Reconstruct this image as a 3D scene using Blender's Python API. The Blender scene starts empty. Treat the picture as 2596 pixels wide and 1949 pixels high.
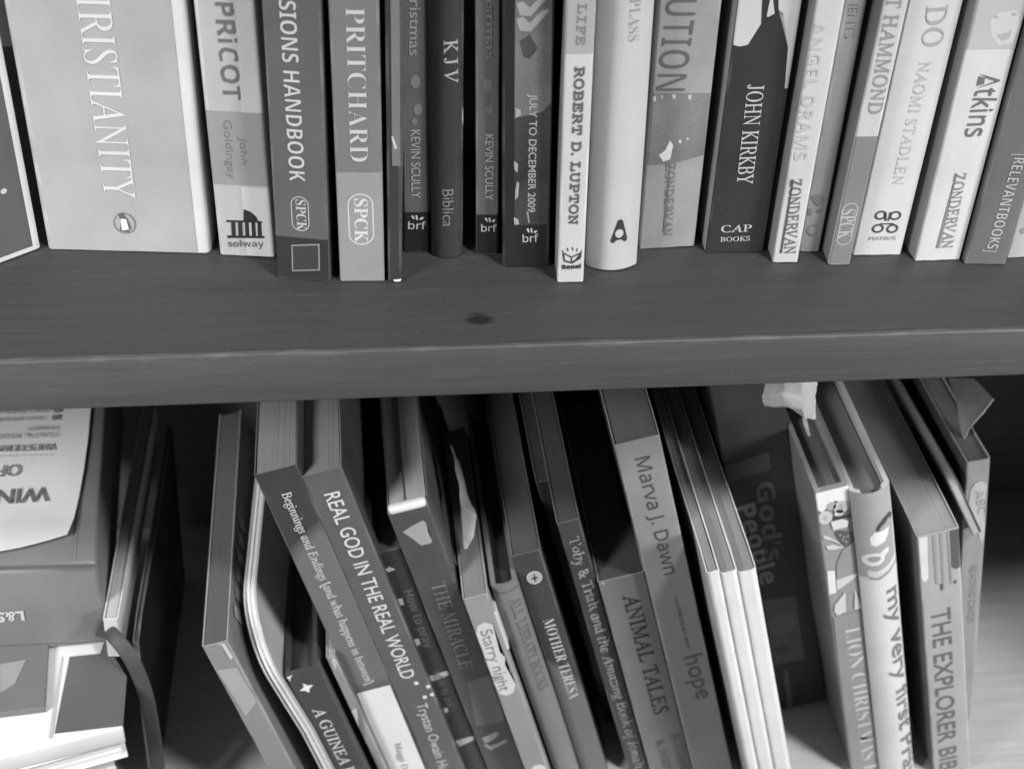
import bpy, bmesh, math, random
from mathutils import Vector, Matrix, noise
random.seed(7)
scene = bpy.context.scene
C = scene.collection
V = Vector

# ------------------------------------------------------------------ camera
CAM_D, CAM_H = 0.42346, 0.31128           # metres in front of / above the shelf's top front edge
RIGHT = V((0.992912, -0.11121826, 0.0419078)).normalized()
FWD = V((0.11361253, 0.78464237, -0.60944938)).normalized()
UP = RIGHT.cross(FWD).normalized()
FPX = 3699.4
cd = bpy.data.cameras.new('camera')
cam = bpy.data.objects.new('camera', cd); C.objects.link(cam)
M = Matrix((RIGHT, UP, -FWD)).transposed().to_4x4(); M.translation = V((0, -CAM_D, CAM_H))
cam.matrix_world = M
cd.sensor_fit = 'HORIZONTAL'; cd.sensor_width = 36.0; cd.lens = FPX / 2596 * 36
cd.clip_start = 0.01; cd.clip_end = 50
cd.dof.use_dof = True; cd.dof.focus_distance = 0.57; cd.dof.aperture_fstop = 12
scene.camera = cam

# ------------------------------------------------------------------ world, lamps, exposure
w = bpy.data.worlds.new("World"); scene.world = w; w.use_nodes = True
bg = w.node_tree.nodes['Background']
bg.inputs[0].default_value = (1, 1, 1, 1); bg.inputs[1].default_value = 0.10
def lamp(name, loc, target, size, power, spread=180):
    l = bpy.data.lights.new(name, 'AREA'); l.shape = 'DISK'; l.size = size; l.energy = power
    l.spread = math.radians(spread)
    o = bpy.data.objects.new(name, l); C.objects.link(o); o.location = loc
    o.rotation_euler = (V(target) - V(loc)).to_track_quat('-Z', 'Y').to_euler()
    return o
lamp('ceiling_lamp', (0.52, -0.62, 1.10), (0.05, 0, -0.05), 0.20, 15.5)
lamp('left_fill_lamp', (-0.62, -0.50, 0.34), (-0.24, 0.0, -0.12), 0.30, 2.1, 75)  # added fill light, no window known here; brightens left end and pile
lamp('right_fill_lamp', (0.80, -0.50, 0.16), (0.34, 0.0, -0.16), 0.25, 1.5, 75)  # added fill light, no known source; brightens right end and lower board
scene.view_settings.view_transform = 'Standard'
scene.view_settings.look = 'None'
scene.view_settings.exposure = 0.0

# ------------------------------------------------------------------ measuring helpers
def ray(p):
    return FWD + RIGHT * ((p[0] - 1298) / FPX) - UP * ((p[1] - 974.5) / FPX)
CAMP = V((0, -CAM_D, CAM_H))
def onY(p, Y):
    d = ray(p); return CAMP + d * ((Y + CAM_D) / d.y)
def onZ(p, Z):
    d = ray(p); return CAMP + d * ((Z - CAM_H) / d.z)
def crop(x0, y0, s):
    return lambda x, y: (x0 + x * s, y0 + y * s)
c1 = crop(0, 0, .43343); c2 = crop(600, 0, .43343); c3 = crop(1200, 0, .43343); c4 = crop(1850, 0, .43347)
k3 = crop(450, 980, .33113); k4 = crop(450, 1400, .33053); k5 = crop(900, 960, .33113); k6 = crop(900, 1400, .33053)
m1 = crop(1400, 960, .33113); m2 = crop(1400, 1400, .33053); m3 = crop(1900, 940, .33721); m4 = crop(1900, 1389, .33721)
p1 = crop(0, 980, .289); p2 = crop(0, 1460, .2945); q1 = crop(1100, 1400, .33058); q2 = crop(950, 1300, .24077)
q3 = crop(2000, 1180, .283); q4 = crop(1800, 1000, .24077)
def ds(x, y): return (x * 1.1736, y * 1.1736)

# ------------------------------------------------------------------ materials
MATS = {}
def gray(v, rough=0.5, mottle=0.07, bump=0.0, spec=0.4, fine=900.0):
    key = (round(v, 4), rough, mottle, bump, spec, fine)
    if key in MATS: return MATS[key]
    m = bpy.data.materials.new('grey_%03d' % int(v * 1000)); m.use_nodes = True
    nt = m.node_tree; b = nt.nodes['Principled BSDF']
    tc = nt.nodes.new('ShaderNodeTexCoord')
    n1 = nt.nodes.new('ShaderNodeTexNoise'); n1.inputs['Scale'].default_value = 38; n1.inputs['Detail'].default_value = 5
    n2 = nt.nodes.new('ShaderNodeTexNoise'); n2.inputs['Scale'].default_value = fine; n2.inputs['Detail'].default_value = 2
    nt.links.new(tc.outputs['Object'], n1.inputs['Vector']); nt.links.new(tc.outputs['Object'], n2.inputs['Vector'])
    add = nt.nodes.new('ShaderNodeMath'); add.operation = 'ADD'
    lo = nt.nodes.new('ShaderNodeMath'); lo.operation = 'MULTIPLY_ADD'; lo.inputs[1].default_value = .35; lo.inputs[2].default_value = .325
    nt.links.new(n2.outputs['Fac'], lo.inputs[0])
    nt.links.new(n1.outputs['Fac'], add.inputs[0]); nt.links.new(lo.outputs[0], add.inputs[1])
    mr = nt.nodes.new('ShaderNodeMapRange'); mr.inputs['From Min'].default_value = 0.6; mr.inputs['From Max'].default_value = 1.4
    mr.inputs['To Min'].default_value = v * (1 - mottle * 2); mr.inputs['To Max'].default_value = v * (1 + mottle * 2)
    nt.links.new(add.outputs[0], mr.inputs['Value'])
    cb = nt.nodes.new('ShaderNodeCombineColor')
    for i in range(3): nt.links.new(mr.outputs[0], cb.inputs[i])
    nt.links.new(cb.outputs[0], b.inputs['Base Color'])
    b.inputs['Roughness'].default_value = rough
    b.inputs['Specular IOR Level'].default_value = spec
    rr = nt.nodes.new('ShaderNodeMapRange'); rr.inputs['From Min'].default_value = .3; rr.inputs['From Max'].default_value = .7
    rr.inputs['To Min'].default_value = max(.05, rough - .1); rr.inputs['To Max'].default_value = min(1, rough + .1)
    nt.links.new(n1.outputs['Fac'], rr.inputs['Value']); nt.links.new(rr.outputs[0], b.inputs['Roughness'])
    bp = nt.nodes.new('ShaderNodeBump'); bp.inputs['Strength'].default_value = 0.06 + bump; bp.inputs['Distance'].default_value = 0.0002
    nt.links.new(n2.outputs['Fac'], bp.inputs['Height']); nt.links.new(bp.outputs[0], b.inputs['Normal'])
    MATS[key] = m
    return m

def worn(v, rough, mottle, rub):
    """cover stock: the plain grey with faint lengthwise creases, tiny scuffs and rubbed whitish patches (rub = how much)"""
    key = ('worn', round(v, 4), rough, mottle, rub)
    if key in MATS: return MATS[key]
    m = gray(v, rough, mottle).copy(); m.name = 'cover_%03d' % int(v * 1000)
    nt = m.node_tree; b = nt.nodes['Principled BSDF']
    tc = nt.nodes.new('ShaderNodeTexCoord')
    def ns(sc, det):
        mp = nt.nodes.new('ShaderNodeMapping'); mp.inputs['Scale'].default_value = sc
        oi = nt.nodes.new('ShaderNodeObjectInfo')
        n = nt.nodes.new('ShaderNodeTexNoise'); n.noise_dimensions = '4D'; n.inputs['Scale'].default_value = 1; n.inputs['Detail'].default_value = det
        sc_ = nt.nodes.new('ShaderNodeMath'); sc_.operation = 'MULTIPLY'; sc_.inputs[1].default_value = 50
        nt.links.new(oi.outputs['Random'], sc_.inputs[0]); nt.links.new(sc_.outputs[0], n.inputs['W'])
        nt.links.new(tc.outputs['Object'], mp.inputs['Vector']); nt.links.new(mp.outputs[0], n.inputs['Vector']); return n
    crease = ns((420, 420, 14), 3); scuff = ns((700, 700, 260), 4); patch = ns((120, 120, 50), 4)
    def rng(src, a, b_, lo, hi):
        r = nt.nodes.new('ShaderNodeMapRange'); r.inputs['From Min'].default_value = a; r.inputs['From Max'].default_value = b_
        r.inputs['To Min'].default_value = lo; r.inputs['To Max'].default_value = hi; nt.links.new(src, r.inputs['Value']); return r.outputs[0]
    mx = nt.nodes.new('ShaderNodeMath'); mx.operation = 'MAXIMUM'
    nt.links.new(rng(scuff.outputs['Fac'], .64, .74, 0, .28), mx.inputs[0])
    nt.links.new(rng(patch.outputs['Fac'], .66 - .3 * rub, .86 - .3 * rub, 0, .25 + .6 * rub), mx.inputs[1])
    mixn = nt.nodes.new('ShaderNodeMix'); mixn.data_type = 'RGBA'
    old = b.inputs['Base Color'].links[0].from_socket
    nt.links.new(mx.outputs[0], mixn.inputs['Factor']); nt.links.new(old, mixn.inputs['A'])
    t = min(.7, v * 1.35 + .06); mixn.inputs['B'].default_value = (t, t, t, 1)
    nt.links.new(mixn.outputs['Result'], b.inputs['Base Color'])
    bp = nt.nodes.new('ShaderNodeBump'); bp.inputs['Strength'].default_value = .28; bp.inputs['Distance'].default_value = .0003
    nt.links.new(crease.outputs['Fac'], bp.inputs['Height'])
    nt.links.new(b.inputs['Normal'].links[0].from_socket, bp.inputs['Normal']); nt.links.new(bp.outputs[0], b.inputs['Normal'])
    MATS[key] = m
    return m

def pages_mat(v):
    key = ('pages', round(v, 3))
    if key in MATS: return MATS[key]
    m = bpy.data.materials.new('page_edges'); m.use_nodes = True
    nt = m.node_tree; b = nt.nodes['Principled BSDF']
    tc = nt.nodes.new('ShaderNodeTexCoord'); mp = nt.nodes.new('ShaderNodeMapping')
    mp.inputs['Scale'].default_value = (4200, 25, 25)
    n = nt.nodes.new('ShaderNodeTexNoise'); n.inputs['Scale'].default_value = 1; n.inputs['Detail'].default_value = 3
    nt.links.new(tc.outputs['Object'], mp.inputs['Vector']); nt.links.new(mp.outputs[0], n.inputs['Vector'])
    mr = nt.nodes.new('ShaderNodeMapRange'); mr.inputs['From Min'].default_value = .3; mr.inputs['From Max'].default_value = .7
    mr.inputs['To Min'].default_value = v * .92; mr.inputs['To Max'].default_value = v * 1.06
    nt.links.new(n.outputs['Fac'], mr.inputs['Value'])
    cb = nt.nodes.new('ShaderNodeCombineColor')
    for i in range(3): nt.links.new(mr.outputs[0], cb.inputs[i])
    nt.links.new(cb.outputs[0], b.inputs['Base Color']); b.inputs['Roughness'].default_value = .8
    b.inputs['Specular IOR Level'].default_value = .2
    bp = nt.nodes.new('ShaderNodeBump'); bp.inputs['Strength'].default_value = .35; bp.inputs['Distance'].default_value = .0002
    nt.links.new(n.outputs['Fac'], bp.inputs['Height']); nt.links.new(bp.outputs[0], b.inputs['Normal'])
    MATS[key] = m
    return m

def wood_mat(v, name, knots=(), worn_z=None):
    m = bpy.data.materials.new(name); m.use_nodes = True
    nt = m.node_tree; b = nt.nodes['Principled BSDF']
    tc = nt.nodes.new('ShaderNodeTexCoord')
    def stretched(sc, det, dist=0.0):
        mp = nt.nodes.new('ShaderNodeMapping'); mp.inputs['Scale'].default_value = sc
        n = nt.nodes.new('ShaderNodeTexNoise'); n.inputs['Scale'].default_value = 1; n.inputs['Detail'].default_value = det
        n.inputs['Distortion'].default_value = dist
        nt.links.new(tc.outputs['Object'], mp.inputs['Vector']); nt.links.new(mp.outputs[0], n.inputs['Vector'])
        return n
    a = stretched((5, 130, 130), 5, .4); f = stretched((30, 900, 900), 3); sp = stretched((260, 260, 260), 2)
    def math_(op, x, y):
        n = nt.nodes.new('ShaderNodeMath'); n.operation = op
        for i, s in enumerate((x, y)):
            if isinstance(s, (int, float)): n.inputs[i].default_value = s
            else: nt.links.new(s, n.inputs[i])
        return n.outputs[0]
    g2 = stretched((14, 420, 420), 4, .25)
    t = math_('ADD', math_('MULTIPLY', a.outputs['Fac'], .55), math_('ADD', math_('MULTIPLY', f.outputs['Fac'], .45), math_('MULTIPLY', g2.outputs['Fac'], .5)))
    t = math_('ADD', t, math_('MULTIPLY', sp.outputs['Fac'], .15))
    mr = nt.nodes.new('ShaderNodeMapRange'); mr.inputs['From Min'].default_value = .5; mr.inputs['From Max'].default_value = 1.1
    mr.inputs['To Min'].default_value = v * .80; mr.inputs['To Max'].default_value = v * 1.20
    nt.links.new(t, mr.inputs['Value'])
    out = mr.outputs[0]
    # fine pale dust and scratches, and worn patches along an arris
    du = nt.nodes.new('ShaderNodeTexNoise'); du.inputs['Scale'].default_value = 620; du.inputs['Detail'].default_value = 3
    nt.links.new(tc.outputs['Object'], du.inputs['Vector'])
    dr = nt.nodes.new('ShaderNodeMapRange'); dr.inputs['From Min'].default_value = .66; dr.inputs['From Max'].default_value = .76
    dr.inputs['To Min'].default_value = 0; dr.inputs['To Max'].default_value = .035; nt.links.new(du.outputs['Fac'], dr.inputs['Value'])
    sl = stretched((40, 1500, 1500), 2, .8)
    sr = nt.nodes.new('ShaderNodeMapRange'); sr.inputs['From Min'].default_value = .66; sr.inputs['From Max'].default_value = .76
    sr.inputs['To Min'].default_value = 0; sr.inputs['To Max'].default_value = .035; nt.links.new(sl.outputs['Fac'], sr.inputs['Value'])
    out = math_('ADD', out, math_('ADD', dr.outputs[0], sr.outputs[0]))
    if worn_z is not None:
        sx = nt.nodes.new('ShaderNodeSeparateXYZ'); nt.links.new(tc.outputs['Object'], sx.inputs[0])
        zr = nt.nodes.new('ShaderNodeMapRange'); zr.inputs['From Min'].default_value = worn_z - .0022; zr.inputs['From Max'].default_value = worn_z
        nt.links.new(sx.outputs['Z'], zr.inputs['Value'])
        wn = stretched((55, 300, 300), 4)
        wr = nt.nodes.new('ShaderNodeMapRange'); wr.inputs['From Min'].default_value = .5; wr.inputs['From Max'].default_value = .72
        wr.inputs['To Max'].default_value = .05; nt.links.new(wn.outputs['Fac'], wr.inputs['Value'])
        out = math_('ADD', out, math_('MULTIPLY', zr.outputs[0], wr.outputs[0]))
    for (kx, ky, r) in knots:
        mp = nt.nodes.new('ShaderNodeMapping'); mp.inputs['Location'].default_value = (-kx, -ky, 0); mp.vector_type = 'POINT'
        nt.links.new(tc.outputs['Object'], mp.inputs['Vector'])
        m2 = nt.nodes.new('ShaderNodeMapping'); m2.inputs['Scale'].default_value = (1 / (r * 1.25), 1 / r, 0)
        nt.links.new(mp.outputs[0], m2.inputs['Vector'])
        ln = nt.nodes.new('ShaderNodeVectorMath'); ln.operation = 'LENGTH'; nt.links.new(m2.outputs[0], ln.inputs[0])
        k = nt.nodes.new('ShaderNodeMapRange'); k.inputs['From Min'].default_value = .55; k.inputs['From Max'].default_value = 1.5
        k.inputs['To Min'].default_value = .3; k.inputs['To Max'].default_value = 1; k.interpolation_type = 'SMOOTHSTEP'
        jit = math_('ADD', ln.outputs['Value'], math_('MULTIPLY', math_('SUBTRACT', g2.outputs['Fac'], .5), 2.2))
        nt.links.new(jit, k.inputs['Value']); out = math_('MULTIPLY', out, k.outputs[0])
    cb = nt.nodes.new('ShaderNodeCombineColor')
    for i in range(3): nt.links.new(out, cb.inputs[i])
    nt.links.new(cb.outputs[0], b.inputs['Base Color'])
    b.inputs['Roughness'].default_value = .48; b.inputs['Specular IOR Level'].default_value = .35
    bp = nt.nodes.new('ShaderNodeBump'); bp.inputs['Strength'].default_value = .25; bp.inputs['Distance'].default_value = .0003
    nt.links.new(t, bp.inputs['Height']); nt.links.new(bp.outputs[0], b.inputs['Normal'])
    return m

# ------------------------------------------------------------------ object helpers
def link(name, me, parent=None, mats=()):
    o = bpy.data.objects.new(name, me); C.objects.link(o)
    for m in mats: me.materials.append(m)
    if parent: o.parent = parent
    return o
def bm_obj(name, bm, mats, parent=None, smooth=None):
    me = bpy.data.meshes.new(name)
    bmesh.ops.recalc_face_normals(bm, faces=bm.faces[:])
    bm.to_mesh(me); bm.free()
    if smooth is not None:
        me.polygons.foreach_set('use_smooth', [True] * len(me.polygons))
        me.set_sharp_from_angle(angle=math.radians(smooth))
    return link(name, me, parent, mats if isinstance(mats, (list, tuple)) else (mats,))
def thing(name, label, cat, mw=None, group=None):
    o = bpy.data.objects.new(name, None); C.objects.link(o); o.empty_display_size = .02
    if mw is not None: o.matrix_world = mw
    o['label'] = label; o['category'] = cat
    if group: o['group'] = group
    return o
def box_bm(x0, x1, y0, y1, z0, z1, bev=0.0, seg=2):
    bm = bmesh.new(); bmesh.ops.create_cube(bm, size=1)
    for v in bm.verts:
        v.co = V((x0 + (v.co.x + .5) * (x1 - x0), y0 + (v.co.y + .5) * (y1 - y0), z0 + (v.co.z + .5) * (z1 - z0)))
    if bev: bmesh.ops.bevel(bm, geom=bm.edges[:], offset=bev, segments=seg, affect='EDGES', profile=.5)
    return bm

# ------------------------------------------------------------------ lettering
def styled(s, style):
    base = {'serifb': (0x1D400, 0x1D41A), 'serif': (0x1D434, 0x1D44E), 'sansb': (0x1D5D4, 0x1D5EE),
            'sansr': (0x1D5A0, 0x1D5BA), 'mono': (0x1D670, 0x1D68A)}.get(style)
    if not base: return s
    o = ''
    for ch in s:
        if 'A' <= ch <= 'Z': o += chr(base[0] + ord(ch) - 65)
        elif 'a' <= ch <= 'z': o += '\u210e' if (style == 'serif' and ch == 'h') else chr(base[1] + ord(ch) - 97)
        elif '0' <= ch <= '9' and style in ('serifb', 'sansb', 'mono'):
            o += chr({'serifb': 0x1D7CE, 'sansb': 0x1D7EC, 'mono': 0x1D7F6}[style] + ord(ch) - 48)
        else: o += ch
    return o
GLY = {}
def glyphs(s, style, off):
    key = (s, style, off)
    if key in GLY: return GLY[key]
    cu = bpy.data.curves.new('lettering', 'FONT'); cu.body = styled(s, style); cu.offset = off; cu.resolution_u = 4
    o = bpy.data.objects.new('lettering', cu); C.objects.link(o)
    dg = bpy.context.evaluated_depsgraph_get(); me = o.evaluated_get(dg).to_mesh()
    vs = [[v.co.x, v.co.y] for v in me.vertices]; fs = [list(p.vertices) for p in me.polygons]
    o.evaluated_get(dg).to_mesh_clear(); bpy.data.objects.remove(o); bpy.data.curves.remove(cu)
    if style == 'serif':
        for v in vs: v[0] -= v[1] * .27
    GLY[key] = (vs, fs)
    return GLY[key]
CAPH = {}
def caph(style):
    if style not in CAPH: CAPH[style] = max(v[1] for v in glyphs('H', style, 0)[0])
    return CAPH[style]

# ------------------------------------------------------------------ a book
LOG = []
class Book:
    def __init__(s, name, label, group, mw, w, H, d, v, kind='paper', bulge=0.0, r=.0009, pages=.5, side=None, rough=.42,
                 side_r=None, concave=0.0, cat='book', mottle=.07, wob=1.0, overhang=None):
        s.w, s.H, s.d, s.bulge, s.mw, s.wob = w, H, d, bulge, mw, wob
        s.inv = mw.inverted()
        s.root = thing(name, label, cat, mw, group)
        c = .0005 if kind == 'paper' else .0022
        s.c = c
        r = min(r, w * .3)
        s.r = r
        n = 5 if bulge == 0 else 14
        outer = [(0, d), (0, d * .5), (0, d * .12), (0, r)]
        for i in range(1, 4):
            a = math.pi / 2 * i / 4; outer.append((r - r * math.cos(a), r - r * math.sin(a)))
        for i in range(n + 1):
            x = r + (w - 2 * r) * i / n; outer.append((x, 0))
        for i in range(1, 4):
            a = math.pi / 2 * i / 4; outer.append((w - r + r * math.sin(a), r - r * math.cos(a)))
        outer += [(w, r), (w, d * .12), (w, d * .5), (w, d)]
        outer = [(x, y + (s.prof(x) if y < r * .999 else (s.prof(x) * 1.0 if y == r else 0))) for x, y in outer]
        inner = []
        for (x, y) in outer:
            xi = min(max(x, c), w - c); yi = max(y, 0) if y >= d * .1 else (max(y + c, s.prof(xi) + c))
            inner.append((xi, yi))
        nz = 14
        bm = bmesh.new(); seed = random.random() * 100
        rings = []
        for k in range(nz + 1):
            z = H * k / nz
            ro, ri = [], []
            for j, ((x, y), (xi, yi)) in enumerate(zip(outer, inner)):
                nn = noise.noise(V((x * 60, z * 22, seed))) * .0001 * wob
                n2 = noise.noise(V((seed, z * 14, y * 9))) * .0005 * wob if y > r * 1.5 else 0
                zz = z
                if k in (0, nz): zz += noise.noise(V((x * 300, y * 60, seed + k))) * .00025 * wob
                if concave and y < r * 1.1: zz -= concave * (1 - (2 * x / w - 1) ** 2) * (k / nz) ** 6
                dx = n2
                ro.append(bm.verts.new((x + dx, y + (nn if y <= r else 0), zz)))
                ri.append(bm.verts.new((xi + dx, yi + (nn if y <= r else 0), zz)))
            rings.append((ro, ri))
        N = len(outer)
        def left(j): return j < 3
        def rgt(j): return j >= N - 4
        for k in range(nz):
            (a, ai), (b, bi) = rings[k], rings[k + 1]
            for j in range(N - 1):
                f = bm.faces.new((a[j], a[j + 1], b[j + 1], b[j])); f.material_index = 1 if left(j) else (2 if rgt(j) else (4 if (3 <= j < 7 or N - 9 < j < N - 4) and kind == 'paper' else 0))
                f = bm.faces.new((ai[j], bi[j], bi[j + 1], ai[j + 1])); f.material_index = 3
            for j in (0, N - 1):
                f = bm.faces.new((a[j], b[j], bi[j], ai[j])); f.material_index = 3
        for k in (0, nz):
            a, ai = rings[k]
            for j in range(N - 1):
                f = bm.faces.new((a[j], a[j + 1], ai[j + 1], ai[j])); f.material_index = 3 if kind == 'paper' else 0
        s.mat = worn(v, rough, mottle, 0)
        sl = worn(side if side is not None else v, rough, mottle, .12); sr = worn(side_r if side_r is not None else (side if side is not None else v), rough, mottle, .12)
        s.cover = bm_obj('cover', bm, (s.mat, sl, sr, gray(min(.7, v * 1.2 + .08) if kind == 'paper' else v, .7), worn(v, rough, mottle, .75)), s.root, 35)
        # page block: a bundle of leaves of slightly uneven height
        oh = (.0006 if kind == 'paper' else .0035) if overhang is None else overhang
        bm = bmesh.new(); g = .00012
        x0, x1 = c + g + .0003, w - c - g - .0003
        nl = max(5, min(26, int(w / .0007)))
        def yf(x): return max(s.prof(x) + c + g + (.0008 if kind != 'paper' else .0001), 0.0) + (concave * .0)
        prev = None
        top0 = H - oh
        ys = [0, .06, .3, 1.0]
        d1 = d - (.0008 if kind == 'paper' else .0035)
        for i in range(nl):
            xa = x0 + (x1 - x0) * i / nl; xb = x0 + (x1 - x0) * (i + 1) / nl
            zt = top0 + random.uniform(-.00006, .00004) * wob
            if concave: zt -= concave * .5
            ya, yb = yf(xa), yf(xb)
            vb = []
            for q in ys:
                for (x, y0) in ((xa, ya), (xb, yb)):
                    y = y0 + (d1 - y0) * q
                    vb.append(bm.verts.new((x, y, .0008))); vb.append(bm.verts.new((x, y, zt + (noise.noise(V((y * 30, i * .15, seed))) * .00015 * wob))))
            for q in range(len(ys) - 1):
                o = q * 4
                bm.faces.new((vb[o + 1], vb[o + 3], vb[o + 7], vb[o + 5]))
                bm.faces.new((vb[o], vb[o + 1], vb[o + 5], vb[o + 4])); bm.faces.new((vb[o + 2], vb[o + 6], vb[o + 7], vb[o + 3]))
                bm.faces.new((vb[o], vb[o + 4], vb[o + 6], vb[o + 2]))
            bm.faces.new((vb[0], vb[2], vb[3], vb[1])); o = (len(ys) - 1) * 4; bm.faces.new((vb[o], vb[o + 1], vb[o + 3], vb[o + 2]))
        bm_obj('pages', bm, pages_mat(pages), s.root)
        s.layer = 0
    def prof(s, x):
        if not s.bulge: return 0.0
        return s.bulge * (2 * x / s.w - 1) ** 2
    def loc(s, p):
        o = s.inv @ CAMP; d = (s.inv.to_3x3() @ ray(p))
        t = (0 - o.y) / d.y
        q = o + d * t
        return q.x, q.z
    def _emit(s, name, vs, fs, v, layer, rough=.5, label=None, clip=True, zcut=True, mottle=.06):
        """flat print lying just above the spine"""
        bm = bmesh.new()
        bv = [bm.verts.new((x, 0, z)) for x, z in vs]
        for f in fs:
            try: bm.faces.new([bv[i] for i in f])
            except ValueError: pass
        if s.bulge or clip: bmesh.ops.triangulate(bm, faces=bm.faces[:])
        if clip:
            e = .00006
            for co, no in (((e + s.r * .15, 0, 0), (-1, 0, 0)), ((s.w - e - s.r * .15, 0, 0), (1, 0, 0)), ((0, 0, .0003), (0, 0, -1)), ((0, 0, s.H - .0004), (0, 0, 1))):
                bmesh.ops.bisect_plane(bm, geom=bm.verts[:] + bm.edges[:] + bm.faces[:], plane_co=co, plane_no=no, clear_outer=True, dist=1e-7)
        if not bm.faces: bm.free(); return None
        cuts = 14 if s.bulge else 0
        for i in range(1, cuts):
            bmesh.ops.bisect_plane(bm, geom=bm.verts[:] + bm.edges[:] + bm.faces[:], plane_co=(s.w * i / cuts, 0, 0), plane_no=(1, 0, 0), dist=1e-7)
        for cx_ in (s.r * .3, s.r * .6, s.r, s.w - s.r, s.w - s.r * .6, s.w - s.r * .3):
            bmesh.ops.bisect_plane(bm, geom=bm.verts[:] + bm.edges[:] + bm.faces[:], plane_co=(cx_, 0, 0), plane_no=(1, 0, 0), dist=1e-7)
        zs = [vv.co.z for vv in bm.verts]
        z0, z1 = min(zs), max(zs); nz = int((z1 - z0) / .012) if zcut else 0
        for i in range(1, nz + 1):
            bmesh.ops.bisect_plane(bm, geom=bm.verts[:] + bm.edges[:] + bm.faces[:], plane_co=(0, 0, z0 + (z1 - z0) * i / (nz + 1)), plane_no=(0, 0, 1), dist=1e-7)
        eps = .00008 + .0001 * s.wob + .00006 * layer
        for vv in bm.verts:
            x = vv.co.x
            y = s.prof(x)
            if x < s.r: y += s.r - math.sqrt(max(0, s.r ** 2 - (s.r - x) ** 2))
            if x > s.w - s.r: y += s.r - math.sqrt(max(0, s.r ** 2 - (x - s.w + s.r) ** 2))
            vv.co.y = y - eps
        for f in bm.faces:
            f.normal_update()
            if f.normal.y > 0: f.normal_flip()
        me = bpy.data.meshes.new(name); bm.to_mesh(me); bm.free()
        o = link(name, me, s.root, (gray(v, rough, mottle),))
        if label: o['label'] = label
        return o
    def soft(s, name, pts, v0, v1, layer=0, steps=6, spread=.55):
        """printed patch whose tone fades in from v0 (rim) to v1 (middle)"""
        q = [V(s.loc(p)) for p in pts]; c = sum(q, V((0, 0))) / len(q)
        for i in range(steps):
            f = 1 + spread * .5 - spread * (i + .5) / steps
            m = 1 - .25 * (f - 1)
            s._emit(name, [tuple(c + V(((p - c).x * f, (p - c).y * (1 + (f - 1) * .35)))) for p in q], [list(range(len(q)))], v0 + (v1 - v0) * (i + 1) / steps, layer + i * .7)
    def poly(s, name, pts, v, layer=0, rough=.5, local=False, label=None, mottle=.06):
        q = pts if local else [s.loc(p) for p in pts]
        return s._emit(name, q, [list(range(len(q)))], v, layer, rough, label, mottle=mottle)
    def polys(s, name, plist, v, layer=1, rough=.5):
        if name in ('pale_fleck', 'pale_blot', 'light_fleck', 'petal', 'pale_bar', 'marbling', 'flame', 'white_dot', 'chevron'):
            for pts in plist: s.poly(name, pts, v, layer, rough)
            return
        vs, fs = [], []
        for pts in plist:
            b = len(vs); vs += [s.loc(p) for p in pts]; fs.append(list(range(b, b + len(pts))))
        return s._emit(name, vs, fs, v, layer, rough)
    def band(s, name, pa, pb, v, layer=0, x0=0, x1=1):
        za = s.loc(pa)[1]; zb = s.loc(pb)[1]
        n = 1
        return s._emit(name, [(s.w * x0, za), (s.w * x1, za), (s.w * x1, zb), (s.w * x0, zb)], [[0, 1, 2, 3]], v, layer)
    def text(s, st, p0, p1, ph, v, style='sans', off=0.0, layer=2, prefix='', name='lettering', jitter=0.0, down=True):
        a = V(s.loc(p0)); b = V(s.loc(p1)); h = V(s.loc(ph))
        vs, fs = glyphs(st, style, off)
        if not vs: return
        mn = min(v_[0] for v_ in vs); mx = max(v_[0] for v_ in vs)
        u = (b - a); L = u.length; u.normalize()
        n = V((-u.y, u.x))
        hh = (h - a).dot(n)
        sc = L / (mx - mn); sv = hh / caph(style)
        out = [a + u * ((x - mn) * sc) + n * (y * sv) for x, y in vs]
        if jitter:
            out = [q + V((noise.noise(V((q.x * 400, q.y * 400, 3))), noise.noise(V((q.x * 400, q.y * 400, 9))))) * jitter for q in out]
        fs = [list(f) for f in fs]
        if prefix:
            pv, pf = glyphs(prefix, style, off); pm = max(v_[0] for v_ in pv); base = len(out)
            out += [a + u * ((x - pm - .09) * sc) + n * (y * sv) for x, y in pv]
            fs += [[i + base for i in f] for f in pf]
        return s._emit(name, [tuple(q) for q in out], fs, v, layer, .5, None, True, False)
    def ring(s, name, c, rx, rz, th, v, layer=1, n=28, pill=0.0):
        """outline ellipse / pill round a local centre"""
        vs, fs = [], []
        for i in range(n):
            t = 2 * math.pi * i / n
            cx_, sz = math.cos(t), math.sin(t)
            dz = pill if sz > 0 else -pill
            vs.append((c[0] + rx * cx_, c[1] + rz * sz + dz)); vs.append((c[0] + (rx - th) * cx_, c[1] + (rz - th) * sz + dz))
        for i in range(n):
            j = (i + 1) % n; fs.append([2 * i, 2 * j, 2 * j + 1, 2 * i + 1])
        return s._emit(name, vs, fs, v, layer)
    def disc(s, name, p, rx, rz, v, layer=1, n=22, rot=0.0):
        c = s.loc(p) if len(p) == 2 and p[0] > 2 else p
        pts = []
        for i in range(n):
            t = 2 * math.pi * i / n; x, z = rx * math.cos(t), rz * math.sin(t)
            pts.append((c[0] + x * math.cos(rot) - z * math.sin(rot), c[1] + x * math.sin(rot) + z * math.cos(rot)))
        return s._emit(name, pts, [list(range(n))], v, layer)

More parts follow.
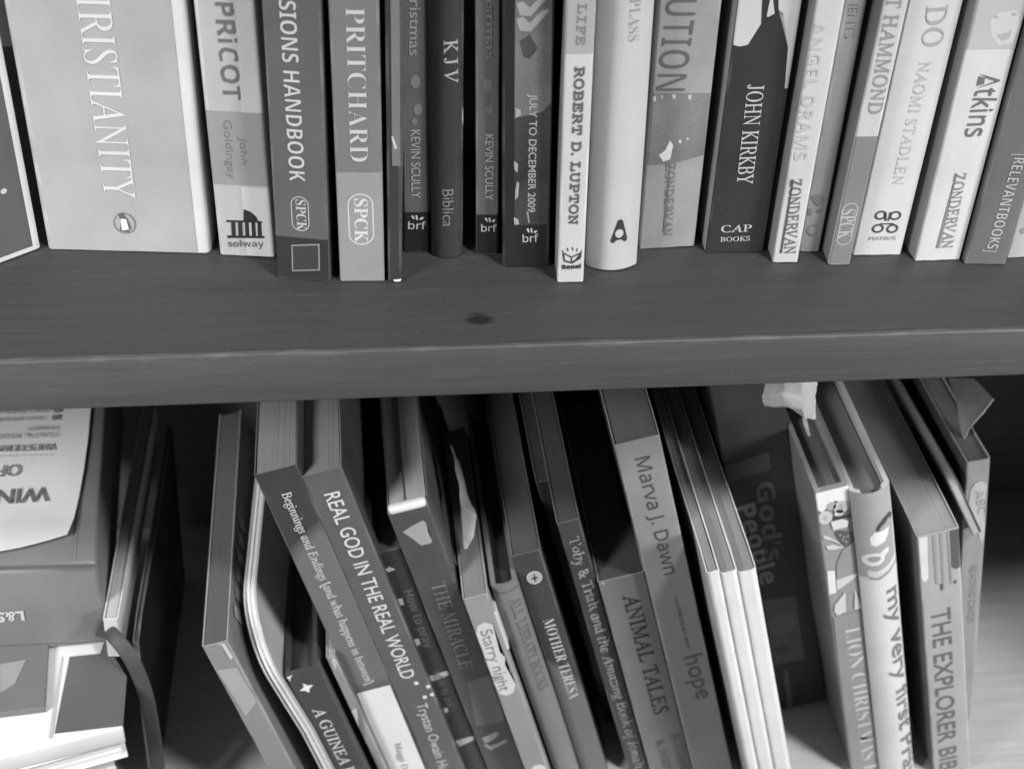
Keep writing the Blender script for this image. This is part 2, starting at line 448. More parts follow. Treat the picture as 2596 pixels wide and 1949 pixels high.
GU = 'books standing on the upper shelf'
GL = 'books leaning on the lower shelf'
FLOOR = -0.32
def upper(label, bl, br, tl, tr, v, H=.2, d=.12, name='book', **k):
    A = onZ(bl, 0); B = onZ(br, 0)
    e = (B - A); wd = e.length; e.normalize(); nrm = V((-e.y, e.x, 0))     # nrm points into the shelf
    def hit(p):
        r_ = ray(p); t = (A - CAMP).dot(nrm) / r_.dot(nrm); return CAMP + r_ * t
    T1 = hit(tl); T2 = hit(tr)
    def lean(P, Q): q = Q - P; return math.atan2(q.dot(e), q.z)
    ph = (lean(A, T1) + lean(B, T2)) / 2
    ex = e * math.cos(ph) - V((0, 0, 1)) * math.sin(ph); ez = V((0, 0, 1)) * math.cos(ph) + e * math.sin(ph)
    ey = ez.cross(ex)
    o = A.copy()
    mid = (A + B) / 2; o = mid - ex * wd / 2
    low = min(0, (o + ex * wd).z, o.z); o.z += -low + .0003
    mw = Matrix((ex, ey, ez)).transposed().to_4x4(); mw.translation = o
    LOG.append(('U', label[:40], round(wd * 1000, 1), round(math.degrees(ph), 1), round(o.y * 1000), round(math.degrees(math.atan2(e.y, e.x)), 1), round(o.x*1000,1)))
    return Book(name, label, GU, mw, wd, H, d, v, **k)
LEAN = math.radians(15.3)
def lower(label, tl, tr, s, v, d=.13, lean=None, name='book', gap=0.0, wd=None, base=FLOOR, yaw=0.0, u0=None, **k):
    th = LEAN if lean is None else math.radians(lean)
    T = onY(tl, s); T2 = onY(tr, s)
    ex = V((math.cos(th), 0, math.sin(th))); ez = V((-math.sin(th), 0, math.cos(th))); ey = V((0, 1, 0))
    if wd is None: wd = (T2 - T).dot(ex)
    if u0 is not None: T = T + ex * (u0 - T.dot(ex))
    H = (T.z - base) / math.cos(th) - .0004
    o = T - ez * H
    if yaw:
        Ry = Matrix.Rotation(math.radians(yaw), 3, 'Z'); ex = Ry @ ex; ey = Ry @ ey; ez = Ry @ ez
        o = T - ez * H
    mw = Matrix((ex, ey, ez)).transposed().to_4x4(); mw.translation = o
    uu = T.dot(ex)
    LOG.append(('L', label[:40], 'w', round(wd * 1000, 1), 'H', round(H * 1000), 's', s, 'u', round(uu * 1000, 1), round((uu + wd) * 1000, 1)))
    return Book(name, label, GL, mw, wd, H, d, v, **k)

# ------------------------------------------------------------------ the bookcase
case = thing('bookcase', 'dark stained pine bookcase with two book filled shelves and a bare board between', 'bookcase')
kn = onZ(ds(1035, 690), 0)
wood = wood_mat(.044, 'stained_pine', [(kn.x, kn.y, .0036)])
X0, X1 = -.42, .46
bm_obj('shelf_board', box_bm(X0, X1, .0031, .258, -.0219, -.0001, .0004, 2), wood, case, 40)
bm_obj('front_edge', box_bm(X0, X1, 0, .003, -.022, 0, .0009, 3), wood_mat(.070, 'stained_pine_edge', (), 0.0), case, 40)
bm = box_bm(X0, X1, .012, .258, FLOOR - .022, FLOOR, .0011, 3)
bm_obj('shelf_board', bm, wood_mat(.36, "pale_pine"), case, 40)
bm_obj('back_panel', box_bm(X0 - .02, X1 + .02, .2583, .266, -.42, .32), wood_mat(.13, 'back_board'), case)
bm_obj('side_panel', box_bm(X1 + .0003, X1 + .0203, .002, .258, -.42, .32, .001), wood_mat(.085, 'stained_pine_upright'), case, 40)
bm_obj('side_panel', box_bm(X0 - .0203, X0 - .0003, .002, .258, -.42, .32, .001), wood_mat(.085, 'stained_pine_upright'), case, 40)
# chipped paint flecks on the board's front edge
for px, r_ in ((ds(430, 757), .0011), (ds(155, 745), .0005), (ds(1860, 700), .0006)):
    pass

exec_upper = True
# ------------------------------------------------------------------ upper shelf books
# 1 leftmost dark hardback with pale rim
b = upper('dark grey hardback with a pale rim round its spine, leftmost on the upper shelf', (-90, 702), (106, 630), (-260, 0), (-6, 0), .11,
          kind='hard', d=.13, H=.215, r=.002, side=.5, pages=.6)
b.poly('rim', [(b.w - .0034, 0), (b.w, 0), (b.w, b.H), (b.w - .0034, b.H)], .62, 0, local=True)
b.poly('rim', [(0, 0), (b.w, 0), (b.w, .0022), (0, .0022)], .62, 1, local=True)
b.disc('speck', c1(20, 1118), .0013, .0011, .55); b.disc('speck', c1(2, 1385), .0008, .0012, .55)
# 2 thick light grey
b = upper('very thick light grey paperback with thin pale serif capitals and a small oval emblem', (121, 633), (533, 644), (8, 0), (466, 0), .36,
          d=.13, H=.198, r=.0022, pages=.6, rough=.38)
b.poly('spine_edge', [(b.w - .0046, 0), (b.w - .0004, 0), (b.w - .0004, b.H), (b.w - .0046, b.H)], .60, 0, local=True)
b.text('RISTIANITY', c1(455, 60), c1(615, 1155), c1(650, 62), .60, 'serif', .0, prefix='CH')
cpt = b.loc(c1(730, 1305))
b.ring('emblem', cpt, .0042, .0047, .0004, .2, 1); b.disc('emblem', cpt, .0037, .0042, .34, 1)
b.polys('emblem', [[c1(690, 1250), c1(720, 1240), c1(752, 1285), c1(772, 1330), c1(755, 1360), c1(700, 1350), c1(712, 1300)]], .12, 2)
b.polys('emblem', [[c1(706, 1278), c1(738, 1280), c1(755, 1340), c1(715, 1345)]], .8, 3)
# 3 apricot
b = upper('cream paperback with hand drawn dark capitals, grey middle band and a black temple emblem', c1(1285, 1492), c1(1610, 1510), c1(1130, 0), c1(1490, 0), .45,
          d=.12, H=.2, pages=.6, r=.0016)
b.band('colour_band', c1(1400, 655), c1(1400, 1083), .30, 0)
b.poly('light_stripe', [b.loc(c1(1378, 0)), (b.w * .99, b.loc(c1(1378, 0))[1]), (b.w * .99, b.loc(c1(1370, 655))[1]), (b.w * .62, b.loc(c1(1370, 655))[1])], .53, 1, local=True)
b.poly('light_stripe', [(b.w * .5, b.loc(c1(1370, 1090))[1]), (b.w * .99, b.loc(c1(1370, 1090))[1]), (b.w * .99, 0), (b.w * .5, 0)], .58, 1, local=True)
b.text('PRiCOT', c1(1252, 10), c1(1305, 580), c1(1362, 5), .15, 'sansb', -.01, prefix='A', jitter=.0006)
b.text('Goldingay', c1(1305, 700), c1(1335, 1045), c1(1352, 698), .2, 'sans', 0)
b.text('John', c1(1400, 800), c1(1412, 960), c1(1440, 798), .2, 'sans', 0)
b.polys('emblem', [[c1(1325, 1285), c1(1535, 1292), c1(1535, 1302), c1(1325, 1297)], [c1(1330, 1375), c1(1548, 1378), c1(1548, 1392), c1(1330, 1390)]] +
        [[c1(x, 1297), c1(x + 24, 1298), c1(x + 28, 1378), c1(x + 4, 1377)] for x in (1352, 1392, 1432, 1470, 1505)] +
        [[c1(1425, 1222), c1(1465, 1236), c1(1500, 1266), c1(1512, 1292), c1(1425, 1292)]], .03, 2)
b.text('solway', c1(1336, 1440), c1(1545, 1443), c1(1336, 1404), .14, 'sansb', 0)
# 4 missions handbook
b = upper('dark grey paperback with bold white sans capitals and a black square label at its foot', c2(240, 1625), c2(545, 1650), c2(145, 0), c2(490, 0), .105,
          d=.125, H=.21, side=.06, pages=.45)
b.poly('foot_panel', [(0, 0), (b.w, 0), (b.w, b.loc(c2(400, 1392))[1]), (0, b.loc(c2(400, 1392))[1])], .03, 0, local=True)
b.text('SIONS HANDBOOK', c2(245, 0), c2(310, 1055), c2(345, -5), .5, 'sansb', -.012, prefix='MIS')
cpt = b.loc(c2(372, 1250)); b.ring('publisher_logo', cpt, .0034, .0034, .0004, .42, 1, pill=.0040); b.text('SPCK', c2(345, 1165), c2(355, 1345), c2(402, 1163), .45, 'serifb', 0)
cpt = b.loc(c2(403, 1505))
q = [b.loc(c2(*t)) for t in ((320, 1430), (485, 1425), (488, 1580), (325, 1585))]
b.poly('label_frame', q, .25, 1, local=True)
b.poly('label_panel', [(x + (cpt[0] - x) * .1, z + (cpt[1] - z) * .1) for x, z in q], .045, 2, local=True)
# 5 Pritchard
b = upper('mid grey paperback with large white serif capitals above a paler lower third', c2(605, 1648), c2(866, 1648), c2(530, 0), c2(838, 0), .17,
          d=.125, H=.198, pages=.5, rough=.34)
b.band('colour_band', c2(720, 1008), c2(735, 1700), .27, 0)
b.text('PRITCHARD', c2(635, 45), c2(665, 945), c2(748, 43), .5, 'serifb', -.012)
cpt = b.loc(c2(727, 1283)); b.ring('publisher_logo', cpt, .0048, .0048, .0005, .55, 1, pill=.0062)
b.text('SPCK', c2(688, 1160), c2(692, 1415), c2(765, 1158), .58, 'serifb', .004)
# 6 shiny thin black
b = upper('thin shiny black booklet in a plastic sleeve beside the serif lettered book', c2(885, 1650), c2(965, 1652), c2(858, 0), c2(965, 0), .045,
          d=.12, H=.21, pages=.3, rough=.16, wob=2.5, side_r=.1, name='booklet')
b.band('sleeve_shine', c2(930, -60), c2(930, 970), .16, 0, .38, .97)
b.polys('worn_corner', [[c2(915, 1632), c2(972, 1628), c2(972, 1640), c2(925, 1646)]], .7, 1)
b.polys('scuff', [[c2(905, 800), c2(915, 795), c2(940, 865), c2(925, 870)]], .5, 1)
# 7 christmas
def scully(label, f, l0, l1, r0, r1, y0, y1, dx):
    b = upper(label, l1, r1, l0, r0, .12, d=.11, H=.198, pages=.4, side=.03)
    b.band('foot_panel', f(1000 + dx, y0), f(1000 + dx, y0 + 500), .016, 0)
    return b
b = scully('thin dark grey paperback with white name lettering, right beside the plastic sleeved booklet', c2, c2(985, 0), c2(978, 1475), c2(1122, 0), c2(1132, 1472), 1240, 0, 50)
b.text('ristmas', c2(1012, 0), c2(1010, 325), c2(1075, 0), .3, 'sans', .008, prefix='Ch')
b.text('KEVIN SCULLY', c2(1018, 760), c2(1022, 1158), c2(1072, 760), .4, 'sans', .004)
b.text('brf', c2(1002, 1338), c2(1108, 1338), c2(1004, 1296), .45, 'sansr', .012)
b.polys('publisher_logo', [[c2(1020, 1262), c2(1032, 1258), c2(1042, 1280), c2(1030, 1278)], [c2(1045, 1258), c2(1056, 1258), c2(1060, 1285), c2(1050, 1285)], [c2(1066, 1280), c2(1082, 1268), c2(1098, 1270), c2(1080, 1286)]], .6, 1)
for (x, y, r_) in ((1045, 478, .0018), (1060, 640, .0016), (1040, 710, .0010)): b.disc('snow_spot', c2(x, y), r_, r_ * 1.5, .2, 1)
# 8 KJV
b = upper('black rounded paperback with three spaced capitals between two matching dark paperbacks', c2(1140, 1512), c2(1325, 1515), c2(1140, 0), c2(1310, 0), .04,
          d=.12, H=.19, bulge=.0028, r=.0008, pages=.35, rough=.35)
b.text('K J V', c2(1212, 235), c2(1216, 490), c2(1292, 235), .38, 'serif', .006)
b.text('Biblica', c2(1202, 1108), c2(1206, 1325), c2(1268, 1108), .2, 'sans', 0)
b.polys('worn_edge', [[c2(1322, 650), c2(1328, 650), c2(1330, 790), c2(1318, 720)]], .5, 1)
# 9 second christmas
b = scully('thin dark grey paperback with white name lettering, right of the black rounded spine', c2, c2(1400, 0), c2(1400, 1490), c2(1535, 0), c2(1530, 1494), 1255, 0, 450)
b.text('ristmas', c2(1460, -60), c2(1460, 345), c2(1510, -60), .2, 'sans', .008, prefix='Ch')
b.text('KEVIN SCULLY', c2(1455, 785), c2(1455, 1170), c2(1502, 785), .42, 'sans', .004)
b.text('brf', c2(1430, 1352), c2(1522, 1352), c2(1432, 1312), .42, 'sansr', .012)
b.polys('publisher_logo', [[c2(1450, 1275), c2(1462, 1272), c2(1470, 1295), c2(1458, 1292)], [c2(1472, 1272), c2(1484, 1272), c2(1486, 1298), c2(1477, 1298)], [c2(1490, 1293), c2(1502, 1282), c2(1516, 1284), c2(1502, 1300)]], .5, 1)
for (x, y, r_) in ((1470, 500, .0018), (1480, 640, .0014)): b.disc('snow_spot', c2(x, y), r_, r_ * 1.5, .16, 1)
# 10 July to December
b = upper('thick black footed paperback with pale chevrons and a white month range on its spine', c3(170, 1560), c3(440, 1566), c3(175, 0), c3(470, 0), .022,
          d=.125, H=.21, pages=.3)
b.poly('cover_picture', [c3(245, -80), c3(462, -80), c3(455, 600), c3(400, 660), c3(240, 700)], .155, 0, mottle=.3)
b.poly('cover_picture', [c3(240, 690), c3(400, 655), c3(455, 600), c3(440, 1310), c3(240, 1318)], .05, 0, mottle=.5)
for y in (0, 90): b.polys('chevron', [[c3(252, y + 20), c3(290, y + 8), c3(330, y + 45), c3(400, y - 25), c3(440, y - 40), c3(440, y - 20), c3(335, y + 95), c3(272, y + 90)]], .34, 1)
b.polys('dark_blot', [[c3(270, 240), c3(330, 200), c3(375, 280), c3(350, 300), c3(330, 345), c3(290, 330)]], .07, 1)
b.polys('pale_blot', [[c3(245, 630), c3(275, 640), c3(280, 670), c3(250, 690)], [c3(238, 940), c3(262, 960), c3(258, 1010), c3(240, 990)], [c3(245, 1170), c3(262, 1150), c3(268, 1070), c3(256, 1060), c3(246, 1110)], [c3(236, 1270), c3(262, 1280), c3(268, 1310), c3(240, 1315)], [c3(310, 1235), c3(322, 1300), c3(330, 1305), c3(322, 1240)]], .34, 1)
b.text('JULY TO DECEMBER 2009', c3(330, 550), c3(318, 1240), c3(375, 552), .42, 'sans', .010)
b.text('brf', c3(288, 1415), c3(382, 1412), c3(290, 1372), .45, 'sansr', .012)
b.polys('publisher_logo', [[c3(310, 1338), c3(322, 1334), c3(330, 1358), c3(320, 1358)], [c3(334, 1334), c3(344, 1334), c3(346, 1360), c3(338, 1360)], [c3(352, 1356), c3(362, 1346), c3(376, 1348), c3(362, 1364)]], .6, 1)
# 11 Lupton
b = upper('slim white paperback with dark typewriter style capitals and an open book emblem', c3(490, 1652), c3(643, 1654), c3(541, 0), c3(722, 0), .52,
          d=.12, H=.198, side=.30, pages=.6)  # left board coloured darker than the spine to stand for its shade
b.band('title_panel', c3(620, -80), c3(620, 312), .36, 0)
b.text('LIFE', c3(612, 20), c3(600, 262), c3(664, 22), .2, 'mono', .018)
b.text('ROBERT D. LUPTON', c3(595, 388), c3(558, 1312), c3(650, 388), .10, 'mono', .016)
b.polys('publisher_logo', [[c3(520, 1482), c3(530, 1482), c3(536, 1520), c3(574, 1530), c3(574, 1540), c3(528, 1528)], [c3(574, 1530), c3(620, 1500), c3(626, 1478), c3(634, 1478), c3(628, 1510), c3(576, 1542)],
        [c3(525, 1482), c3(530, 1476), c3(572, 1498), c3(572, 1506)], [c3(574, 1498), c3(628, 1474), c3(632, 1480), c3(574, 1506)], [c3(570, 1500), c3(577, 1500), c3(577, 1536), c3(570, 1536)]] +
        [[c3(x, y), c3(x + 6, y), c3(x + 8 + k, y + 20), c3(x + 2 + k, y + 20)] for x, y, k in ((516, 1462, 8), (545, 1448, 4), (576, 1444, 0), (604, 1450, -5), (632, 1462, -10))], .06, 1)
b.text('Regal', c3(518, 1572), c3(628, 1566), c3(518, 1548), .04, 'sansb', .025)
# 12 Plass
b = upper('white hardback with a smooth rounded spine and a dark letter A emblem near its foot', c3(662, 1588), c3(962, 1588), c3(722, 0), c3(1082, 0), .47,
          d=.13, H=.225, kind='hard', bulge=.0042, r=.0008, pages=.6, rough=.45, mottle=.03, wob=.4)
b.text('LASS', c3(915, 50), c3(906, 245), c3(980, 52), .28, 'serifb', -.014, prefix='P')
b.polys('publisher_logo', [[c3(845, 1290), c3(862, 1282), c3(876, 1292), c3(902, 1400), c3(896, 1415), c3(882, 1416), c3(868, 1402), c3(838, 1404), c3(820, 1421), c3(804, 1418), c3(802, 1405)]], .04, 1)
b.disc('publisher_logo', c3(854, 1366), .0016, .0019, .47, 2)
# 13 ution
b = upper('mid grey paperback with big blurred dark capitals above a bright flame picture', c3(970, 1458), c3(1292, 1448), c3(1088, 0), c3(1462, 0), .28,
          d=.115, H=.21, pages=.5, mottle=.12)
b.text('UTION', c3(1128, -5), c3(1062, 530), c3(1315, 0), .11, 'sansb', -.03)
b.poly('cover_picture', [c3(1045, 545), c3(1390, 545), c3(1350, 905), c3(1160, 955), c3(1015, 965)], .17, 1, mottle=.25)
b.polys('flame', [[c3(1085, 905), c3(1120, 880), c3(1150, 820), c3(1168, 850), c3(1150, 930), c3(1110, 945)], [c3(1200, 820), c3(1212, 815), c3(1216, 835), c3(1204, 838)], [c3(1245, 808), c3(1258, 805), c3(1256, 822)]], .6, 2)
b.polys('light_fleck', [[c3(1050, 565), c3(1068, 560), c3(1066, 590), c3(1050, 592)], [c3(1095, 560), c3(1108, 556), c3(1106, 580)], [c3(1160, 555), c3(1180, 548), c3(1184, 572), c3(1168, 578)], [c3(1255, 556), c3(1276, 552), c3(1272, 582), c3(1258, 580)]], .45, 2)
b.text('ZONDERVAN', c3(1128, 955), c3(1110, 1380), c3(1180, 957), .17, 'serif', .006)
b.polys('publisher_logo', [[c3(1148, 955), c3(1154, 955), c3(1124, 1360), c3(1108, 1360)]], .16, 2)
# 14 Kirkby
b = upper('black paperback with white serif capitals and a torn white shape at the top', c3(1357, 1478), c4(193, 1478), c3(1547, 0), c4(428, 0), .035,
          d=.125, H=.198, side=.34, pages=.5, rough=.36)
b.poly('torn_white_shape', [c4(45, -60), c4(190, -60), c4(182, 140), c4(105, 262), c4(60, 272), c4(20, 264)], .50, 1)
b.poly('torn_white_shape', [c4(285, -60), c4(428, -60), c4(345, 515), c4(320, 518), c4(340, 280), c4(312, 80), c4(285, 55)], .50, 1)
b.poly('torn_white_shape', [c4(235, 0), c4(250, -20), c4(262, 80), c4(225, 100), c4(215, 95)], .50, 1)
b.text('JOHN KIRKBY', c4(105, 495), c4(40, 1075), c4(200, 505), .46, 'serif', .003)
b.text('CAP', c3(1446, 1358), c4(126, 1352), c3(1446, 1318), .45, 'serif', .010)
b.text('BOOKS', c3(1442, 1412), c4(116, 1405), c3(1443, 1386), .45, 'serif', .010)
# 15 Zondervan white
b = upper('narrow white paperback with pale outlined capitals and underlined serif lettering, right of the black spine', c4(250, 1536), c4(396, 1538), c4(522, 0), c4(664, 0), .52,
          d=.125, H=.21, side=.32, pages=.6)
b.text('ANGEL DRAMS', c4(478, 130), c4(372, 935), c4(560, 132), .46, 'sansb', -.02)
b.text('ZONDERVAN', c4(355, 1048), c4(318, 1485), c4(420, 1062), .13, 'serif', .010)
b.polys('publisher_logo', [[c4(366, 1048), c4(374, 1048), c4(304, 1480), c4(292, 1480)]], .08, 2)
# 16 behind it
b = upper('narrow pale paperback set back from the shelf edge with faded paw like print low down', c4(402, 1472), c4(524, 1476), c4(664, 0), c4(812, 0), .44,
          d=.11, H=.2, pages=.6, r=.0016)
b.text('IENTS', c4(700, 20), c4(672, 222), c4(756, 24), .4, 'sans', 0)
b.polys('faded_print', [[c4(470, 1145), c4(520, 1135), c4(548, 1150), c4(540, 1190), c4(515, 1205), c4(490, 1180)], [c4(452, 1220), c4(480, 1218), c4(478, 1255), c4(450, 1258)], [c4(505, 1222), c4(540, 1220), c4(536, 1240), c4(505, 1240)]], .3, 1)
b.text('C', c4(445, 1375), c4(510, 1372), c4(452, 1310), .34, 'sans', .02)
# 17 Hammond SPCK
b = upper('tall white paperback with thin serif capitals and a grey stepped block at its foot', c4(575, 1550), c4(702, 1552), c4(902, 0), c4(1052, 0), .50,
          d=.12, H=.21, side=.22, pages=.55)
b.poly('stepped_block', [(0, 0), (b.w, 0), (b.w, b.loc(c4(870, 797))[1]), (0, b.loc(c4(745, 800))[1])], .20, 0, local=True)
b.text('T HAMMOND', c4(925, -20), c4(808, 665), c4(1006, -6), .26, 'serif', .004)
cpt = b.loc(c4(687, 1310)); b.ring('publisher_logo', cpt, .0030, .003, .0004, .42, 1, pill=.0066)
b.text('SPCK', c4(652, 1225), c4(632, 1395), c4(735, 1232), .42, 'serifb', 0)
# 18 Piatkus
b = upper('wide white paperback with faint name lettering and a four leaf knot emblem', c4(718, 1497), c4(1000, 1492), c4(1052, 0), c4(1368, 0), .54,
          d=.115, H=.2, pages=.6, mottle=.04)
b.text('DO', c4(1155, 35), c4(1120, 275), c4(1275, 40), .34, 'serif', .0)
b.text('NAOMI STADLEN', c4(1112, 360), c4(948, 1080), c4(1176, 366), .42, 'serif', 0)
for (x, y) in ((882, 1258), (968, 1260), (866, 1335), (950, 1336)):
    cpt = b.loc(c4(x, y)); b.ring('publisher_logo', cpt, .0024, .0021, .0008, .06, 1)
b.polys('publisher_logo', [[c4(900, 1255), c4(915, 1235), c4(918, 1290), c4(905, 1290)], [c4(935, 1240), c4(945, 1240), c4(930, 1292), c4(922, 1290)], [c4(880, 1305), c4(960, 1303), c4(960, 1310), c4(880, 1312)]], .06, 1)
b.text('PIATKUS', c4(812, 1404), c4(968, 1400), c4(815, 1384), .16, 'sansr', .0)
# 19 Atkins
b = upper('white paperback with dark hand drawn lettering below a faded photograph of a face', c4(1082, 1528), c4(1346, 1522), c4(1450, 0), c4(1750, 0), .55,
          d=.12, H=.2, side=.30, pages=.6)
b.band('cover_picture', c4(1500, -120), c4(1420, 288), .42, 0)
b.polys('faded_face', [[c4(1520, 120), c4(1580, 70), c4(1680, 60), c4(1700, 150), c4(1650, 250), c4(1570, 265), c4(1525, 210)]], .5, 1)
b.polys('faded_face', [[c4(1545, 95), c4(1570, 92), c4(1572, 108), c4(1548, 110)], [c4(1645, 75), c4(1675, 72), c4(1674, 92), c4(1648, 94)], [c4(1560, 205), c4(1620, 190), c4(1650, 178), c4(1630, 225), c4(1590, 240)]], .36, 2)
b.text('Atkins', c4(1462, 430), c4(1372, 800), c4(1584, 450), .13, 'sansr', .009, jitter=.0004)
b.text('ZONDERVAN', c4(1316, 1015), c4(1236, 1452), c4(1380, 1022), .2, 'serif', .008)
b.polys('publisher_logo', [[c4(1322, 1012), c4(1330, 1012), c4(1224, 1450), c4(1206, 1450)]], .2, 2)
# 20 relevant
b = upper('dark grey paperback with bracketed white capitals near the right end of the shelf', c4(1370, 1545), c4(1612, 1552), c4(1790, 0), c4(2050, 0), .13,
          d=.12, H=.2, pages=.5)
b.text('[RELEVANTBOOKS]', c4(1668, 900), c4(1495, 1468), c4(1735, 905), .45, 'sansb', -.02)
# 21 last
b = upper('light grey paperback cut off by the right end of the shelf', c4(1620, 1508), c4(1900, 1500), c4(2055, 0), c4(2360, 0), .4, d=.12, H=.2, pages=.5)
b.polys('scuff', [[c4(1695, 1345), c4(1721, 1330), c4(1730, 1360), c4(1705, 1368)]], .25, 1)
# ------------------------------------------------------------------ lower shelf: leaning books, left to right
# landscape picture book at the left of the gap
b = lower('small landscape grey book with plain pale page tops, leftmost of the leaning row', k4(188, 725), k4(362, 640), .030, .22, d=.165, pages=.095, side=.2, side_r=.17, rough=.35)
b.poly('worn_corner', [k4(290, 700), k4(352, 648), k4(366, 660), k4(338, 705)], .45, 1); b.poly('worn_corner', [k4(335, 700), k4(362, 690), k4(428, 800), k4(408, 822)], .5, 2)
b.poly('spine_label', [k4(300, 900), k4(455, 880), k4(610, 1140), k4(525, 1255)], .32, 0)
def cover_print(b, name, quads, v, side=1):
    """print on the right-hand board: quads in (depth, height from top) local metres"""
    bm = bmesh.new()
    for q in quads:
        bm.faces.new([bm.verts.new((b.w + .00062, y, b.H - z)) for y, z in q])
    me = bpy.data.meshes.new(name); bm.to_mesh(me); bm.free()
    link(name, me, b.root, (gray(v, .5),))
cover_print(b, 'cover_print', [[(.020 + .012 * i, .006), (.026 + .012 * i, .004), (.029 + .012 * i, .011), (.023 + .012 * i, .016)] for i in range(6)], .25)

# bent magazine with a rounded corner
def curl_booklet(label, tl, s, wd, d, v, pages, r, lean, n=5):
    th = math.radians(lean)
    T = onY(tl, s)
    ex = V((math.cos(th), 0, math.sin(th))); ez = V((-math.sin(th), 0, math.cos(th))); ey = V((0, 1, 0))
    H = (T.z - FLOOR) / math.cos(th)
    mw = Matrix((ex, ey, ez)).transposed().to_4x4(); mw.translation = T - ez * H
    root = thing('magazine', label, 'magazine', mw, GL)
    prof = [(.0, 0)] + [(0, H * .5)]
    for i in range(11):
        a = math.pi / 2 * i / 10
        prof.append((r - r * math.cos(a), H - r + r * math.sin(a)))
    prof += [(d, H)]
    for k in range(n):
        x0, x1 = wd * k / n + .00008, wd * (k + 1) / n - .00008
        off = .0009 * (k % 2) + .0006 * math.sin(k * 2.1)
        bm = bmesh.new(); L_, R_ = [], []
        for (y, z) in prof:
            bend = .010 * max(0, z - H * .35) ** 2 / H ** 2 * 4 * (1 - y / d)
            L_.append(bm.verts.new((x0 - bend * .4, y + off, z - off * .4))); R_.append(bm.verts.new((x1 - bend * .4, y + off, z - off * .4)))
        Lb = bm.verts.new((x0, d, 0)); Rb = bm.verts.new((x1, d, 0))
        for i in range(len(prof) - 1): bm.faces.new((L_[i], L_[i + 1], R_[i + 1], R_[i]))
        bm.faces.new(L_ + [Lb]); bm.faces.new((R_ + [Rb])[::-1])
        bm.faces.new((L_[-1], Lb, Rb, R_[-1]))
        edge = k in (0, n - 1)
        o = bm_obj('cover' if edge else 'leaf', bm, gray(v if edge else pages, .4 if edge else .7), root, 30)
    LOG.append(('L', label[:30], 'H', round(H * 1000), 'u', round(T.dot(ex) * 1000, 1), round(T.dot(ex) * 1000 + wd * 1000, 1)))
    return root
curl_booklet('bent pale magazine with a rounded curling corner, second in the leaning row', k4(575, 640), .034, .0062, .15, .38, .62, .034, 15.3, 6)

# small dark star book
b = lower('dark little book with a four point white star above thin white capitals', k4(822, 945), k4(1062, 862), .036, .060, d=.13, pages=.06, side=.07, side_r=.12, kind='hard', overhang=.006, rough=.3)
b.text('A GUINEA PIG', k4(1030, 1200), k4(1335, 1790), k4(1110, 1165), .55, 'serif', .008)
b.polys('star', [[k4(1042, 1012), k4(1012, 1040), k4(1010, 1072), k4(980, 1055), k4(935, 1058), k4(968, 1030), k4(962, 1000), k4(995, 1015)]], .7, 1)
for (x, y, r_) in ((858, 955, .0014), (1075, 868, .0010), (1162, 960, .0010), (1262, 1195, .0012)):
    b.polys('small_star', [[k4(x + 25, y - 20), k4(x + 8, y + 6), k4(x + 4, y + 32), k4(x - 6, y + 8), k4(x - 22, y + 2), k4(x - 4, y - 8)]], .6, 1)
# pale marbled thin book
b = lower('thin marbled pale book wedged between the star book and the white footed spine', k4(1140, 812), k4(1205, 790), .040, .22, d=.12, pages=.3, side=.12)
b.polys('marbling', [[k4(1170, 790), k4(1228, 830), k4(1215, 900), k4(1190, 860)], [k4(1250, 1190), k4(1275, 1180), k4(1280, 1210), k4(1262, 1220)],
                     [k4(1280, 1260), k4(1370, 1180), k4(1420, 1400), k4(1480, 1661), k4(1430, 1661), k4(1340, 1420)]], .42, 1)
b.polys('marbling', [[k4(1350, 1000), k4(1400, 1180), k4(1440, 1420), k4(1400, 1380)], [k4(1440, 1450), k4(1560, 1640), k4(1560, 1700), k4(1500, 1661)]], .16, 1)
# Beginnings and Endings
b = lower('dark topped paperback with small white serif lettering above a blank white spine block', k3(585, 680), k3(905, 572), .045, .045, d=.13, pages=.25, side=.06)
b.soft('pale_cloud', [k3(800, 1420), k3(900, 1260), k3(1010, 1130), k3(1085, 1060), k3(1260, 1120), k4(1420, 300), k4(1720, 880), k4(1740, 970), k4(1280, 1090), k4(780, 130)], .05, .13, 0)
b.text('Beginnings and Endings [and what happens in between]', k3(795, 812), k4(1450, 1010), k3(862, 790), .5, 'serif', .010, layer=6)
b.poly('white_block', [k4(1376, 1078), k4(1628, 1008), k4(2000, 1900), k4(1760, 2000)], .62, 1)
b.text('Maggi Dawn', k6(300, 1460), k6(395, 1760), k6(345, 1442), .10, 'serif', .012)
# Real God
b = lower('mid grey paperback with thin white sans capitals running its whole length', k3(950, 690), k3(1250, 600), .045, .098, d=.13, pages=.23, side=.05)
b.text('REAL GOD IN THE REAL WORLD', k3(1120, 822), k6(360, 970), k3(1232, 785), .58, 'sans', .008)
b.text('Trystan Owain Hughes', k6(470, 1160), k6(690, 1790), k6(545, 1135), .46, 'sans', .006)
for (x, y) in ((470, 998), (562, 1025), (592, 1085), (535, 1105)): b.disc('white_dot', k6(x, y), .0011, .0013, .6, 1)
